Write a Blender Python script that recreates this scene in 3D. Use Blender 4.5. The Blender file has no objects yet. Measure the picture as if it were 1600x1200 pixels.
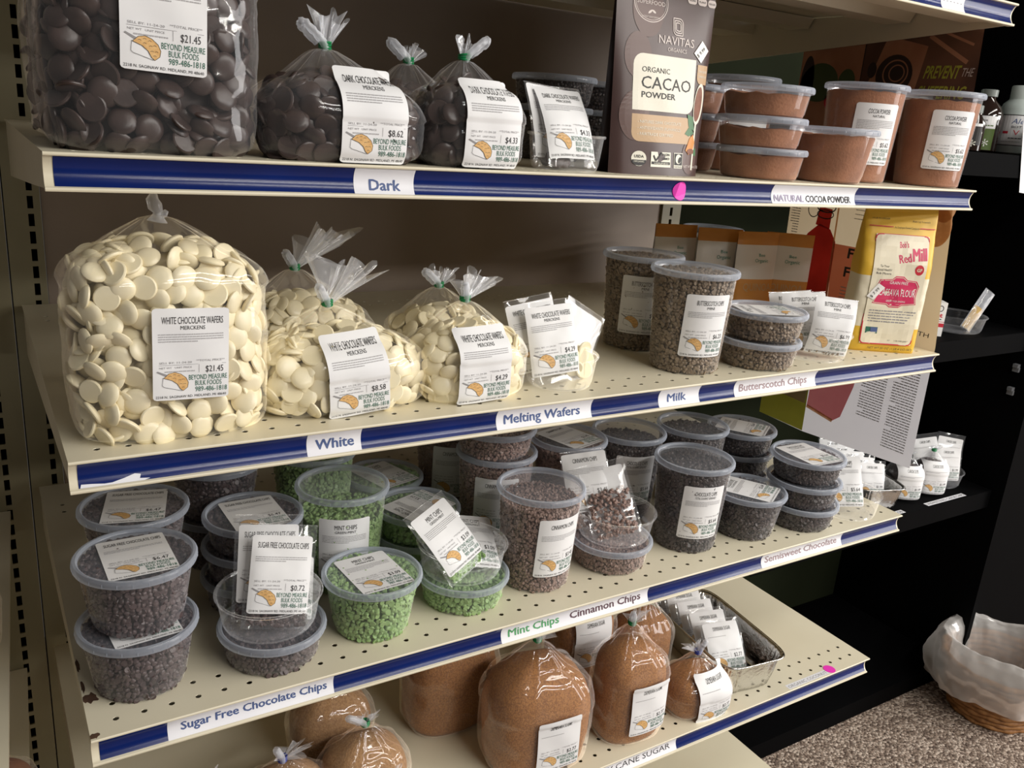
import bpy, math, random
from mathutils import Vector, Matrix, Euler, noise
sc = bpy.context.scene
R_ = random.Random(7)
S = 0.0254            # everything below is written in inches
ZF = 59.0             # height of the z = 0 line (top of the left upright's first slot) above the floor
def V(x, y, z): return (x*S, y*S, (z+ZF)*S)
def lin(c):
    return tuple((x/255/12.92 if x/255 <= .04045 else ((x/255+.055)/1.055)**2.4) for x in c)

# ---------------------------------------------------------------- camera
cd = bpy.data.cameras.new('camera'); cam = bpy.data.objects.new('camera', cd); sc.collection.objects.link(cam)
FPX, YAW, PIT, ROL = 1343.26, -0.572224, -0.296725, -0.0777097
cd.sensor_width = 36; cd.lens = FPX/1600*36; cd.clip_start = .02
mw = Matrix.Rotation(YAW, 3, 'Z') @ Matrix.Rotation(PIT, 3, 'X') @ Matrix.Rotation(ROL, 3, 'Y')
r_, f_, u_ = mw.col[0], mw.col[1], mw.col[2]
m3 = Matrix((r_, u_, -f_)).transposed()
cam.matrix_world = Matrix.Translation(V(-2.0415, -30.557, -3.5626)) @ m3.to_4x4()
sc.camera = cam
# ---------------------------------------------------------------- world, lights, exposure
w = bpy.data.worlds.new('room_ambient'); sc.world = w; w.use_nodes = True
w.node_tree.nodes['Background'].inputs[0].default_value = (1.0, .95, .88, 1)
w.node_tree.nodes['Background'].inputs[1].default_value = .10
def area(name, loc, target, sx, sy, power, col):
    l = bpy.data.lights.new(name, 'AREA'); l.shape = 'RECTANGLE'; l.size = sx*S; l.size_y = sy*S
    l.energy = power; l.color = col
    o = bpy.data.objects.new(name, l); sc.collection.objects.link(o)
    o.location = V(*loc); d = Vector(V(*target))-Vector(V(*loc)); o.rotation_euler = d.to_track_quat('-Z', 'Y').to_euler()
    return o
area('shop_window_light', (170, -100, 0), (42, 0, -20), 60, 70, 60, (1, .975, .965))
for i, (y, pw) in enumerate(((-42, 26), (-100, 64), (-165, 64))):
    for x, k in ((66, .95), (182, 1.0)):
        area('ceiling_tube_light', (x, y, 44), (x-6, y+18, -59), 96, 7, pw*k, (1, .962, .9))
sc.view_settings.view_transform = 'Standard'; sc.view_settings.look = 'None'
sc.view_settings.gamma = 1; sc.view_settings.use_curve_mapping = False
sc.view_settings.exposure = -0.05
sc.cycles.transparent_max_bounces = 24; sc.cycles.max_bounces = 8
sc.cycles.caustics_reflective = False; sc.cycles.caustics_refractive = False

# ---------------------------------------------------------------- materials
def mat(name, c, rough=.5, metal=0, spec=.5, c2=None, scale=30, bump=0, bscale=80, coat=0, detail=3):
    m = bpy.data.materials.new(name); m.use_nodes = True; nt = m.node_tree; b = nt.nodes['Principled BSDF']
    c = lin(c); b.inputs['Base Color'].default_value = (*c, 1)
    b.inputs['Roughness'].default_value = rough; b.inputs['Metallic'].default_value = metal
    b.inputs['Specular IOR Level'].default_value = spec; b.inputs['Coat Weight'].default_value = coat
    tc = nt.nodes.new('ShaderNodeTexCoord')
    if c2:
        n = nt.nodes.new('ShaderNodeTexNoise'); n.inputs['Scale'].default_value = scale; n.inputs['Detail'].default_value = detail
        nt.links.new(tc.outputs['Object'], n.inputs['Vector'])
        r = nt.nodes.new('ShaderNodeValToRGB'); r.color_ramp.elements[0].position = .36; r.color_ramp.elements[1].position = .64
        r.color_ramp.elements[0].color = (*c, 1); r.color_ramp.elements[1].color = (*lin(c2), 1)
        nt.links.new(n.outputs['Fac'], r.inputs['Fac']); nt.links.new(r.outputs['Color'], b.inputs['Base Color'])
    if bump:
        n2 = nt.nodes.new('ShaderNodeTexNoise'); n2.inputs['Scale'].default_value = bscale; n2.inputs['Detail'].default_value = 4
        nt.links.new(tc.outputs['Object'], n2.inputs['Vector'])
        bp = nt.nodes.new('ShaderNodeBump'); bp.inputs['Strength'].default_value = bump; bp.inputs['Distance'].default_value = .002
        nt.links.new(n2.outputs['Fac'], bp.inputs['Height']); nt.links.new(bp.outputs['Normal'], b.inputs['Normal'])
    return m
def film(name, clear=.9, haze=(235, 238, 245), rough=.08, wrinkle=.5, scale=25, gloss=1.0, edge=.35, dist=.004):
    """thin clear plastic: straight-through transparency, a little haze, sharp sheen"""
    m = bpy.data.materials.new(name); m.use_nodes = True; nt = m.node_tree; N = nt.nodes; N.clear(); L = nt.links.new
    out = N.new('ShaderNodeOutputMaterial'); tr = N.new('ShaderNodeBsdfTransparent')
    df = N.new('ShaderNodeBsdfDiffuse'); df.inputs['Color'].default_value = (*lin(haze), 1)
    tl = N.new('ShaderNodeBsdfTranslucent'); tl.inputs['Color'].default_value = (*lin(haze), 1)
    gl = N.new('ShaderNodeBsdfGlossy'); gl.inputs['Roughness'].default_value = rough
    lw = N.new('ShaderNodeLayerWeight'); lw.inputs['Blend'].default_value = .25
    ad = N.new('ShaderNodeMixShader'); ad.inputs[0].default_value = .35; L(df.outputs[0], ad.inputs[1]); L(tl.outputs[0], ad.inputs[2])
    # haze grows where the film is seen edge-on, as more plastic lies in the way
    mr = N.new('ShaderNodeMapRange'); mr.inputs['To Min'].default_value = 1-clear; mr.inputs['To Max'].default_value = min(1, 1-clear+edge)
    L(lw.outputs['Facing'], mr.inputs['Value'])
    m1 = N.new('ShaderNodeMixShader'); L(mr.outputs[0], m1.inputs[0]); L(tr.outputs[0], m1.inputs[1]); L(ad.outputs[0], m1.inputs[2])
    mg = N.new('ShaderNodeMath'); mg.operation = 'MULTIPLY'; mg.inputs[1].default_value = gloss; L(lw.outputs['Fresnel'], mg.inputs[0])
    mn = N.new('ShaderNodeMath'); mn.operation = 'MINIMUM'; mn.inputs[1].default_value = .32; L(mg.outputs[0], mn.inputs[0]); L(mn.outputs[0], gl.inputs['Color'])
    m2 = N.new('ShaderNodeAddShader'); L(m1.outputs[0], m2.inputs[0]); L(gl.outputs[0], m2.inputs[1])
    L(m2.outputs[0], out.inputs[0])
    if wrinkle:
        tc = N.new('ShaderNodeTexCoord'); n = N.new('ShaderNodeTexNoise'); n.inputs['Scale'].default_value = scale
        n.inputs['Detail'].default_value = 2; n.inputs['Distortion'].default_value = .6; n.noise_type = 'RIDGED_MULTIFRACTAL' if hasattr(n, 'noise_type') else n.noise_type
        L(tc.outputs['Object'], n.inputs['Vector'])
        bp = N.new('ShaderNodeBump'); bp.inputs['Strength'].default_value = wrinkle; bp.inputs['Distance'].default_value = dist
        L(n.outputs['Fac'], bp.inputs['Height'])
        for x in (gl, df, lw): L(bp.outputs['Normal'], x.inputs['Normal'])
    return m
def paperish(name, c, c2, scale, tl=.6):
    m = mat(name, c, .6, c2=c2, scale=scale); nt = m.node_tree; b = nt.nodes['Principled BSDF']; L = nt.links.new
    t = nt.nodes.new('ShaderNodeBsdfTranslucent'); mx = nt.nodes.new('ShaderNodeMixShader'); mx.inputs[0].default_value = tl
    src = b.inputs['Base Color'].links[0].from_socket; L(src, t.inputs['Color'])
    L(b.outputs[0], mx.inputs[1]); L(t.outputs[0], mx.inputs[2]); L(mx.outputs[0], nt.nodes['Material Output'].inputs[0]); return m
M = {}
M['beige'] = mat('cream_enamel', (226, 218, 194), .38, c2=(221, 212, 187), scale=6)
M['upright'] = mat('shaded_upright_enamel', (148, 140, 112), .45, c2=(138, 130, 102), scale=8)  # shelf enamel darkened: the shade on the uprights is put into the colour
M['panel'] = mat('back_panel_paint', (162, 146, 132), .55, c2=(154, 138, 124), scale=5)
M['blue'] = mat('blue_channel_plastic', (7, 33, 100), .2, spec=.4, c2=(6, 28, 90), scale=12)
M['paper'] = mat('label_paper', (240, 240, 241), .6, c2=(234, 234, 236), scale=20)
M['card'] = mat('strip_paper', (236, 236, 240), .5, c2=(228, 228, 234), scale=14)
M['ink'] = mat('thermal_ink', (52, 50, 52), .7)
M['grey_ink'] = mat('faint_ink', (150, 148, 150), .7)
M['green_ink'] = mat('green_ink', (44, 104, 84), .7)
M['tan_ink'] = mat('tan_ink', (228, 186, 126), .7, c2=(216, 168, 104), scale=400)
M['pale_ink'] = mat('pale_ink', (178, 176, 178), .7)
M['blue_ink'] = mat('slate_blue_ink', (74, 92, 138), .6)
M['mauve_ink'] = mat('mauve_ink', (158, 138, 142), .6)
M['lilac_ink'] = mat('lilac_ink', (164, 156, 180), .6)
M['mint_ink'] = mat('mint_ink', (86, 156, 104), .6)
M['cinn_ink'] = mat('cinnamon_ink', (92, 66, 76), .6)
M['pink'] = mat('pink_sticker', (240, 62, 190), .45)
M['white'] = mat('white_print', (246, 244, 240), .5)
M['rust'] = mat('bare_rusty_metal', (92, 66, 48), .8, c2=(70, 48, 36), scale=90)
M['dark_wafer'] = mat('dark_chocolate', (68, 54, 50), .36, c2=(55, 43, 40), scale=60, bump=.15, bscale=120)
M['white_wafer'] = mat('white_chocolate', (243, 232, 200), .34, c2=(238, 226, 190), scale=40, bump=.08, bscale=90)
M['film'] = film('bag_film', .965, wrinkle=1, scale=8, gloss=1.7, edge=.14, rough=.07, dist=.010)
M['neck'] = film('gathered_film', .62, wrinkle=.6, scale=60, gloss=1, edge=.4)
M['tail'] = film('tail_film', .76, wrinkle=.7, scale=30, gloss=1.1, edge=.4)
M['tub'] = film('tub_plastic', .95, haze=(228, 230, 236), wrinkle=0, rough=.10, gloss=.8, edge=.22)
M['lid'] = film('lid_plastic', .87, haze=(196, 203, 216), wrinkle=0, rough=.16, gloss=.7, edge=.25)
M['rim'] = film('lid_rim_plastic', .48, haze=(190, 198, 212), wrinkle=0, rough=.18, gloss=.8, edge=.35)
M['tie'] = mat('green_twist_tie', (10, 128, 72), .4)
M['tie_blue'] = mat('blue_twist_tie', (36, 52, 140), .4)
M['foil'] = mat('aluminium_foil', (220, 218, 214), .17, metal=1, bump=.6, bscale=160)
M['black'] = mat('black_laminate', (4, 4, 5), .75, spec=.06, c2=(3, 3, 4), scale=9)
M['green_wall'] = mat('dark_green_back', (32, 36, 22), .9, spec=.1, c2=(28, 32, 19), scale=6)
def chipmat(n, a, b): return mat(n, a, .42, c2=b, scale=55, bump=.1, bscale=200)
M['sf'] = chipmat('sugar_free_chips', (86, 71, 71), (67, 55, 56))
M['semi'] = chipmat('semisweet_chips', (72, 60, 58), (55, 46, 45))
M['mint'] = chipmat('mint_chips', (148, 178, 116), (132, 164, 102))
M['cinn'] = chipmat('cinnamon_chips', (152, 126, 115), (132, 107, 98))
M['butter'] = chipmat('butterscotch_chips', (142, 123, 101), (121, 104, 84))
M['cocoa'] = mat('cocoa_powder', (158, 104, 70), .9, c2=(140, 90, 58), scale=40, bump=.5, bscale=300)
M['dem'] = mat('demerara_sugar', (168, 114, 58), .7, c2=(134, 86, 40), scale=420, bump=.6, bscale=700, detail=1)
M['brown'] = mat('light_brown_sugar', (170, 130, 86), .8, c2=(150, 111, 70), scale=300, bump=.5, bscale=500, detail=1)

# ---------------------------------------------------------------- mesh helpers
class MB:
    def __init__(s): s.v = []; s.f = []; s.m = []; s.mats = []
    def mi(s, m):
        if m not in s.mats: s.mats.append(m)
        return s.mats.index(m)
    def add(s, vs, fs, m):
        o = len(s.v); k = s.mi(m); s.v += [tuple(x) for x in vs]
        for f in fs: s.f.append(tuple(i+o for i in f)); s.m.append(k)
    def box(s, x0, x1, y0, y1, z0, z1, m):
        vs = [(x, y, z) for z in (z0, z1) for y in (y0, y1) for x in (x0, x1)]
        s.add(vs, [(0, 2, 3, 1), (4, 5, 7, 6), (0, 1, 5, 4), (2, 6, 7, 3), (0, 4, 6, 2), (1, 3, 7, 5)], m)
    def grid(s, pts, m, closed=False, cap0=False, cap1=False):
        """pts[row][col]"""
        nr, nc = len(pts), len(pts[0]); vs = [p for r in pts for p in r]; fs = []
        for i in range(nr-1):
            for j in range(nc if closed else nc-1):
                k = (j+1) % nc; fs.append((i*nc+j, i*nc+k, (i+1)*nc+k, (i+1)*nc+j))
        if cap0: fs.append(tuple(reversed(range(nc))))
        if cap1: fs.append(tuple(range((nr-1)*nc, nr*nc)))
        s.add(vs, fs, m)
    def lathe(s, prof, m, n=40, cx=0, cy=0, cap0=False, cap1=False):
        s.grid([[(cx+r*math.cos(2*math.pi*j/n), cy+r*math.sin(2*math.pi*j/n), z) for j in range(n)] for r, z in prof], m, True, cap0, cap1)
    def tube(s, path, rad, m, n=8):
        rows = []
        for i, p in enumerate(path):
            a = Vector(path[max(0, i-1)]); b = Vector(path[min(len(path)-1, i+1)]); t = (b-a).normalized()
            up = Vector((0, 0, 1)) if abs(t.z) < .9 else Vector((1, 0, 0)); e1 = t.cross(up).normalized(); e2 = t.cross(e1)
            r = rad[i] if isinstance(rad, (list, tuple)) else rad
            rows.append([tuple(Vector(p)+e1*r*math.cos(2*math.pi*j/n)+e2*r*math.sin(2*math.pi*j/n)) for j in range(n)])
        s.grid(rows, m, True, True, True)
    def prism(s, poly, z0, z1, m):   # poly in x,y
        n = len(poly); vs = [(x, y, z0) for x, y in poly]+[(x, y, z1) for x, y in poly]
        s.add(vs, [tuple(reversed(range(n))), tuple(range(n, 2*n))]+[(i, (i+1) % n, n+(i+1) % n, n+i) for i in range(n)], m)
    def mesh(s, name, smooth=True):
        me = bpy.data.meshes.new(name); me.from_pydata([(x*S, y*S, z*S) for x, y, z in s.v], [], s.f)
        for m in s.mats: me.materials.append(M[m] if isinstance(m, str) else m)
        me.polygons.foreach_set('material_index', s.m)
        if smooth:
            me.polygons.foreach_set('use_smooth', [True]*len(s.f))
            if smooth == 'auto': me.set_sharp_from_angle(angle=math.radians(40))
        me.update(); return me
    def build(s, name, parent=None, loc=None, rz=0, smooth='auto', **kw):
        return link(name, s.mesh(name, smooth), parent, loc, rz, **kw)
def link(name, data, parent=None, loc=None, rz=0, rot=None, **kw):
    o = bpy.data.objects.new(name, data); sc.collection.objects.link(o)
    if parent is not None: o.parent = parent
    if loc is not None: o.location = V(*loc) if parent is None else tuple(c*S for c in loc)
    elif parent is None: o.location = V(0, 0, 0)
    o.rotation_euler = rot if rot else (0, 0, rz)
    for k, x in kw.items():
        if x: o[k] = x
    return o
def thing(name, label, cat, loc, rz=0, group=None, rot=None):
    return link(name, None, None, loc, rz, rot, label=label, category=cat, group=group)

# ---------------------------------------------------------------- lettering
_tc = {}
def text2d(s, bold=0.0):
    k = (s, bold)
    if k not in _tc:
        c = bpy.data.curves.new('t', 'FONT'); c.body = s; c.size = 1; c.resolution_u = 2; c.offset = bold; c.fill_mode = 'FRONT'
        o = bpy.data.objects.new('t', c); sc.collection.objects.link(o)
        dg = bpy.context.evaluated_depsgraph_get(); e = o.evaluated_get(dg); me = e.to_mesh()
        vs = [(q.co.x, q.co.y) for q in me.vertices]; fs = [tuple(p.vertices) for p in me.polygons]
        e.to_mesh_clear(); bpy.data.objects.remove(o); bpy.data.curves.remove(c)
        x0 = min(v[0] for v in vs); x1 = max(v[0] for v in vs)
        _tc[k] = ([(v[0]-x0, v[1]) for v in vs], fs, x1-x0)
    return _tc[k]
class Flat:
    """flat artwork in (u, v) inches, laid on a surface by fn(u, v, lift)"""
    def __init__(s): s.L = []
    def rect(s, u0, v0, u1, v1, m, lift, nu=1, nv=1, r=0):
        pts = []
        for j in range(nv+1):
            row = []
            for i in range(nu+1):
                u = u0+(u1-u0)*i/nu; v = v0+(v1-v0)*j/nv
                if r and i in (0, nu) and j in (0, nv): u += r*.3*(1 if i == 0 else -1); v += r*.3*(1 if j == 0 else -1)
                row.append((u, v))
            pts += row
        fs = [(j*(nu+1)+i, j*(nu+1)+i+1, (j+1)*(nu+1)+i+1, (j+1)*(nu+1)+i) for j in range(nv) for i in range(nu)]
        s.L.append((pts, fs, m, lift))
    def poly(s, pts, m, lift, step=.3):
        """filled outline, cut into small quads so that it can follow a curved surface"""
        n = len(pts); ys = sorted({round(p[1], 4) for p in pts}); lv = [ys[0]]
        for y in ys[1:]:
            k = max(1, math.ceil((y-lv[-1])/step)); y0 = lv[-1]; lv += [y0+(y-y0)*(i+1)/k for i in range(k)]
        V_, F_ = [], []
        def ux(e, y): (a, b), (c, d) = e; return a+(c-a)*(y-b)/(d-b)
        for y0, y1 in zip(lv, lv[1:]):
            if y1-y0 < 1e-5: continue
            ym = (y0+y1)/2; es = [(pts[i], pts[(i+1) % n]) for i in range(n) if (pts[i][1] > ym) != (pts[(i+1) % n][1] > ym)]
            es.sort(key=lambda e: ux(e, ym))
            for l, r in zip(es[::2], es[1::2]):
                a0, a1, b0, b1 = ux(l, y0), ux(l, y1), ux(r, y0), ux(r, y1); k = max(1, math.ceil(max(b0-a0, b1-a1)/step)); o = len(V_)
                for i in range(k+1): V_.append((a0+(b0-a0)*i/k, y0)); V_.append((a1+(b1-a1)*i/k, y1))
                F_ += [(o+2*i, o+2*i+2, o+2*i+3, o+2*i+1) for i in range(k)]
        s.L.append((V_, F_, m, lift))
    def line(s, pts, wd, m, lift):
        for (a, b), (c, d) in zip(pts, pts[1:]):
            l = math.hypot(c-a, d-b) or 1; nx, ny = -(d-b)/l*wd/2, (c-a)/l*wd/2
            s.L.append(([(a+nx, b+ny), (a-nx, b-ny), (c-nx, d-ny), (c+nx, d+ny)], [(0, 1, 2, 3)], m, lift))
    def text(s, t, u, v, size, m, lift, align='l', width=None, bold=0.0, rot=0, shear=0):
        vs, fs, wd = text2d(t, bold); kx = size if width is None else width/wd; tw = wd*kx
        o = {'l': 0, 'c': -tw/2, 'r': -tw}[align]; ca, sa = math.cos(rot), math.sin(rot); out = []
        for a, b in vs:
            x = o+a*kx+shear*b*size; y = b*size; out.append((u+x*ca-y*sa, v+x*sa+y*ca))
        if size >= .5 and not rot is None:   # big letters are cut finer so that they follow curved fronts
            for _ in range(2):
                nf = []; mid = {}
                def mp(a, b):
                    q = (min(a, b), max(a, b))
                    if q not in mid: mid[q] = len(out); out.append(((out[a][0]+out[b][0])/2, (out[a][1]+out[b][1])/2))
                    return mid[q]
                for f in fs:
                    if len(f) != 3: nf.append(f); continue
                    a, b, c = f; x, y, z = mp(a, b), mp(b, c), mp(c, a); nf += [(a, x, z), (x, b, y), (z, y, c), (x, y, z)]
                fs = nf
        s.L.append((out, fs, m, lift))
    def words(s, u0, u1, v, h, m, lift, rng, short=0):
        u = u0
        while u < u1-short:
            l = min(rng.uniform(.06, .22)*h/.045, u1-short-u); s.rect(u, v, u+l, v+h, m, lift); u += l+h*.55
    def put(s, mb, fn, flip=False, part=None):
        for pts, fs, m, lift in (s.L if part is None else s.L[:1] if part == 0 else s.L[1:]):
            mb.add([fn(u, v, lift) for u, v in pts], [tuple(reversed(f)) for f in fs] if flip else fs, m)
LW, LH = 2.62, 3.35
def label_art(title, brand, price, date='11-24-20', lines=4, wide=.8, seed=1):
    a = Flat(); rng = random.Random(seed); W, H = LW/2, LH/2
    a.rect(-W, -H, W, H, 'paper', 0, 20, 34, r=.12)
    k = .013
    a.text(title, .05, H-.55, .36, 'ink', k, 'c', LW*wide)
    if brand: a.text(brand, .05, H-.76, .2, 'ink', k, 'c', min(LW*.5, .105*len(brand)))
    for i in range(lines): a.words(-W+.2, W-.2, H-.95-i*.085, .036, 'pale_ink', k, rng, .0 if i < lines-1 else .9)
    a.text('SELL BY: '+date, -W+.22, -.32, .105, 'grey_ink', k, 'l', 1.1)
    a.text('**TOTAL PRICE**', W-.15, -.27, .11, 'grey_ink', k, 'r', 1.0)
    a.text('NET WT   UNIT PRICE', -W+.22, -.50, .095, 'grey_ink', k, 'l', 1.1)
    a.words(-W+.4, W-1.2, -.63, .04, 'pale_ink', k, rng)
    a.line([(-W+.2, -.37), (W-.1, -.37)], .012, 'grey_ink', k); a.line([(W-1.05, -.37), (W-1.05, -.68)], .012, 'grey_ink', k)
    a.text(price, W-.2, -.67, .34, 'ink', k, 'r', .62)
    # scoop of grain
    X, Y = -W+.12, -H+.34
    P = lambda l: [(X+x*1.0, Y+y*1.0) for x, y in l]
    a.poly(P([(.0, .72), (.04, .76), (.36, .62), (.32, .55)]), 'grey_ink', k)
    a.poly(P([(.24, .50), (.42, .66), (.62, .70), (.82, .63), (1.0, .48), (1.08, .30), (1.05, .12), (.90, .0), (.80, .08), (.70, .26), (.52, .40)]), 'tan_ink', k)
    a.line(P([(.24, .50), (.42, .66), (.62, .70), (.82, .63), (1.0, .48), (1.08, .30), (1.05, .12), (.90, .0), (.80, .08), (.70, .26), (.52, .40), (.24, .50)]), .012, 'ink', k*1.6)
    a.line(P([(.22, .52), (.19, .22), (.26, .16), (.86, .0)]), .012, 'ink', k*1.6)
    for x, y in ((.45, .55), (.6, .6), (.75, .55), (.6, .47), (.78, .4), (.9, .42), (.82, .25), (.95, .25), (.9, .12)):
        a.line(P([(x-.05, y), (x, y+.025), (x+.05, y)]), .01, 'ink', k*1.6)
    a.text('BEYOND MEASURE', W-.06, -.95, .27, 'green_ink', k, 'r', 1.34)
    a.text('BULK FOODS', W-.26, -1.17, .27, 'green_ink', k, 'r', .92)
    a.text('989-486-1818', W-.06, -1.40, .27, 'green_ink', k, 'r', 1.12)
    a.text('2218 N. SAGINAW RD. MIDLAND, MI 48640', 0, -H+.08, .13, 'ink', k, 'c', LW*.93)
    return a
# ================================================================ the setting
W, D = 49.865, 25.68
Z0, Z1, Z2, Z3, Z4, ZB = 4.91, -5.522, -15.770, -27.138, -38.428, -52.8
def carpet():
    m = bpy.data.materials.new('loop_carpet'); m.use_nodes = True; nt = m.node_tree; b = nt.nodes['Principled BSDF']; L = nt.links.new
    b.inputs['Roughness'].default_value = .95
    tc = nt.nodes.new('ShaderNodeTexCoord'); v = nt.nodes.new('ShaderNodeTexVoronoi'); v.inputs['Scale'].default_value = 150
    L(tc.outputs['Object'], v.inputs['Vector'])
    r = nt.nodes.new('ShaderNodeValToRGB'); e = r.color_ramp.elements
    e[0].position = .1; e[0].color = (*lin((96, 80, 70)), 1); e[1].position = .9; e[1].color = (*lin((186, 170, 156)), 1)
    x = e.new(.5); x.color = (*lin((140, 122, 108)), 1)
    sp = nt.nodes.new('ShaderNodeSeparateColor'); L(v.outputs['Color'], sp.inputs[0]); L(sp.outputs[0], r.inputs['Fac']); L(r.outputs['Color'], b.inputs['Base Color'])
    bp = nt.nodes.new('ShaderNodeBump'); bp.inputs['Strength'].default_value = 1; bp.inputs['Distance'].default_value = .004; bp.invert = True
    L(v.outputs['Distance'], bp.inputs['Height']); L(bp.outputs['Normal'], b.inputs['Normal'])
    return m
M['carpet'] = carpet()
b = MB(); b.box(-60, 220, -140, 60, -60, -59, 'carpet'); b.build('floor', smooth=False, kind='structure')

# ---- gondola frame: slotted uprights, back panel
def upright(name, x0, x1, sx, parent):
    b = MB(); hw, hh = .15, .35; y = D
    zs = [-59]; k = 54
    top = 14
    zl = -59.0
    for i in range(58, -14, -1):
        a, c = -i-hh, -i+hh
        if a < -58.8 or c > top: continue
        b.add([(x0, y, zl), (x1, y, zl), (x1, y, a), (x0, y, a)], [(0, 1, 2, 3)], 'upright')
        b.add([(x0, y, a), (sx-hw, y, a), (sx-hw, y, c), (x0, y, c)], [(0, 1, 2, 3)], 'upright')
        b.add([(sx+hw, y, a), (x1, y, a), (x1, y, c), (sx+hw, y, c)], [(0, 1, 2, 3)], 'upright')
        q = [(sx-hw, a), (sx+hw, a), (sx+hw, c), (sx-hw, c)]
        for (p0, p1) in zip(q, q[1:]+q[:1]):
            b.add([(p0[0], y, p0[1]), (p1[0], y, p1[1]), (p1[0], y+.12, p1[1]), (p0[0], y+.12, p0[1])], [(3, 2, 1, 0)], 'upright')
        zl = c
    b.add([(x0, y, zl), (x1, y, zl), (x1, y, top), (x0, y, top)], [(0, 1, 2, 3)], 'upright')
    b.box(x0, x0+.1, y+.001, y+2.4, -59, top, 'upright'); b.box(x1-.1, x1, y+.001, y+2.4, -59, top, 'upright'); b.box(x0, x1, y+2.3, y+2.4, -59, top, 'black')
    return b.build(name, parent, smooth=False)
g = thing('gondola_frame', 'cream slotted steel frame and back panel behind the four shelves', 'shelf frame', (0, 0, 0))
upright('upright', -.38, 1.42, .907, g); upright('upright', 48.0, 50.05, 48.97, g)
b = MB(); b.box(1.47, 47.95, D+.25, D+.6, -59, 14, 'panel'); b.build('back_panel', g, smooth=False)
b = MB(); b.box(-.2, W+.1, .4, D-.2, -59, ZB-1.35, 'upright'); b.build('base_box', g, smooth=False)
gl = thing('gondola_frame', 'slotted upright of the neighbouring shelf bay at the left edge', 'shelf frame', (0, 0, 0))
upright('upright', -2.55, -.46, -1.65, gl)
b = MB(); b.box(-40, -2.6, D+.25, D+.6, -59, 14, 'panel'); b.build('back_panel', gl, smooth=False)

def arcy(z): return .08+.19*(1-((z+.59)/.47)**2)
def shelf(z, label, name='metal_shelf', depth=25.1, channel=True, holes=True):
    t = thing(name, label, 'shelf', (0, 0, z))
    b = MB(); th = .035
    def strip(y0, y1): b.box(0, W, y0, y1, -th, 0, 'beige')
    def holerow(yc, y0, y1):
        b.box(0, .48, y0, y1, -th, 0, 'beige'); n = 47; x = .48
        for i in range(n):
            cx = x+.52; r = .125
            sq = [(x+1.04, yc), (x+1.04, y1), (cx, y1), (x, y1), (x, yc), (x, y0), (cx, y0), (x+1.04, y0)]
            oc = [(cx+r*math.cos(k*math.pi/4), yc+r*math.sin(k*math.pi/4)) for k in range(8)]
            vs = [(a, c, 0) for a, c in sq]+[(a, c, 0) for a, c in oc]+[(a, c, -.035) for a, c in oc]
            fs = []
            for k in range(8):
                l = (k+1) % 8; fs += [(k, l, 8+l, 8+k), (8+k, 8+l, 16+l, 16+k)]
            b.add(vs, fs, 'beige'); x += 1.04
        b.box(x, W, y0, y1, -th, 0, 'beige')
    strip(.02, .45)
    if holes:
        holerow(.95, .45, 1.45); holerow(1.97, 1.45, 2.5); strip(2.5, 20.4); holerow(20.95, 20.4, 21.45); holerow(21.95, 21.45, 22.5); strip(22.5, depth)
    else: strip(.45, depth)
    b.build('deck', t, smooth=False)
    if holes:
        for y0, y1 in ((.33, 3.0), (19.9, 23)):
            b = MB(); b.grid([[(x, y, zz) for y, zz in ((y0, -.08), (y0, -.9), (y1, -.9), (y1, -.08))] for x in (.16, W-.16)], 'beige'); b.build('hole_shade_tray', t, smooth=False)  # tray added beneath the hole rows so that the holes stay dark
    b = MB()
    prof = [(.34, -.01), (-.01, 0), (-.04, -.03), (-.045, -.07), (-.02, -.11), (.06, -.125)]
    prof += [(arcy(zz), zz) for zz in [-.14-.09*i for i in range(11)]]
    prof += [(.06, -1.06), (-.02, -1.08), (-.045, -1.12), (-.045, -1.16), (-.02, -1.2), (.34, -1.2)]
    b.grid([[(x, y, zz) for y, zz in prof] for x in (0, W)], 'beige')
    for x0, x1 in ((0, .05), ):
        b.add([(x0, y, zz) for y, zz in prof], [tuple(range(len(prof)))], 'beige')
    pc = b.build('price_channel', t)
    b = MB(); rows = []
    for x in (.28, W-.12): rows.append([(x, arcy(zz)-.018, zz) for zz in [-.135-.0912*i for i in range(11)]])
    b.grid(rows, 'blue'); b.build('blue_channel_insert', pc, label='blue plastic strip in the price channel')
    for x in (.06, W-.16):
        b = MB(); pr = [(.34, -.08), (.34, -1.15), (6, -1.6), (depth, -3.0), (depth, -.08)]; n = 5
        b.add([(x, y, zz) for y, zz in pr]+[(x+.1, y, zz) for y, zz in pr], [tuple(range(n)), tuple(reversed(range(n, 2*n)))]+[(i, n+i, n+(i+1) % n, (i+1) % n) for i in range(n)], 'beige')
        b.build('end_bracket', t, smooth=False)
    for yy in (7.5, 15.5):
        b = MB(); pr = [(yy-1.3, -.08), (yy-.9, -.75), (yy+.9, -.75), (yy+1.3, -.08)]
        b.grid([[(x, y, zz) for y, zz in pr] for x in (.3, W-.3)], 'beige'); b.build('stiffener', t, smooth=False)
    return t
shelf(Z0, 'topmost cream metal shelf, only its underside and right end in view')
shelf(Z1, 'cream metal shelf carrying the dark wafers and cocoa powder')
shelf(Z2, 'cream metal shelf carrying the white wafers and butterscotch chips')
s3 = shelf(Z3, 'cream metal shelf carrying the tubs of baking chips, rust at its left corner')
shelf(Z4, 'cream metal shelf carrying the bags of brown sugar and foil pan')
t = thing('base_deck', 'plain cream base deck below the sugar shelf', 'shelf', (0, 0, ZB))
b = MB(); b.box(0, W, -2, D-.05, -1.2, 0, 'beige'); b.build('deck', t, smooth=False)
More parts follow.
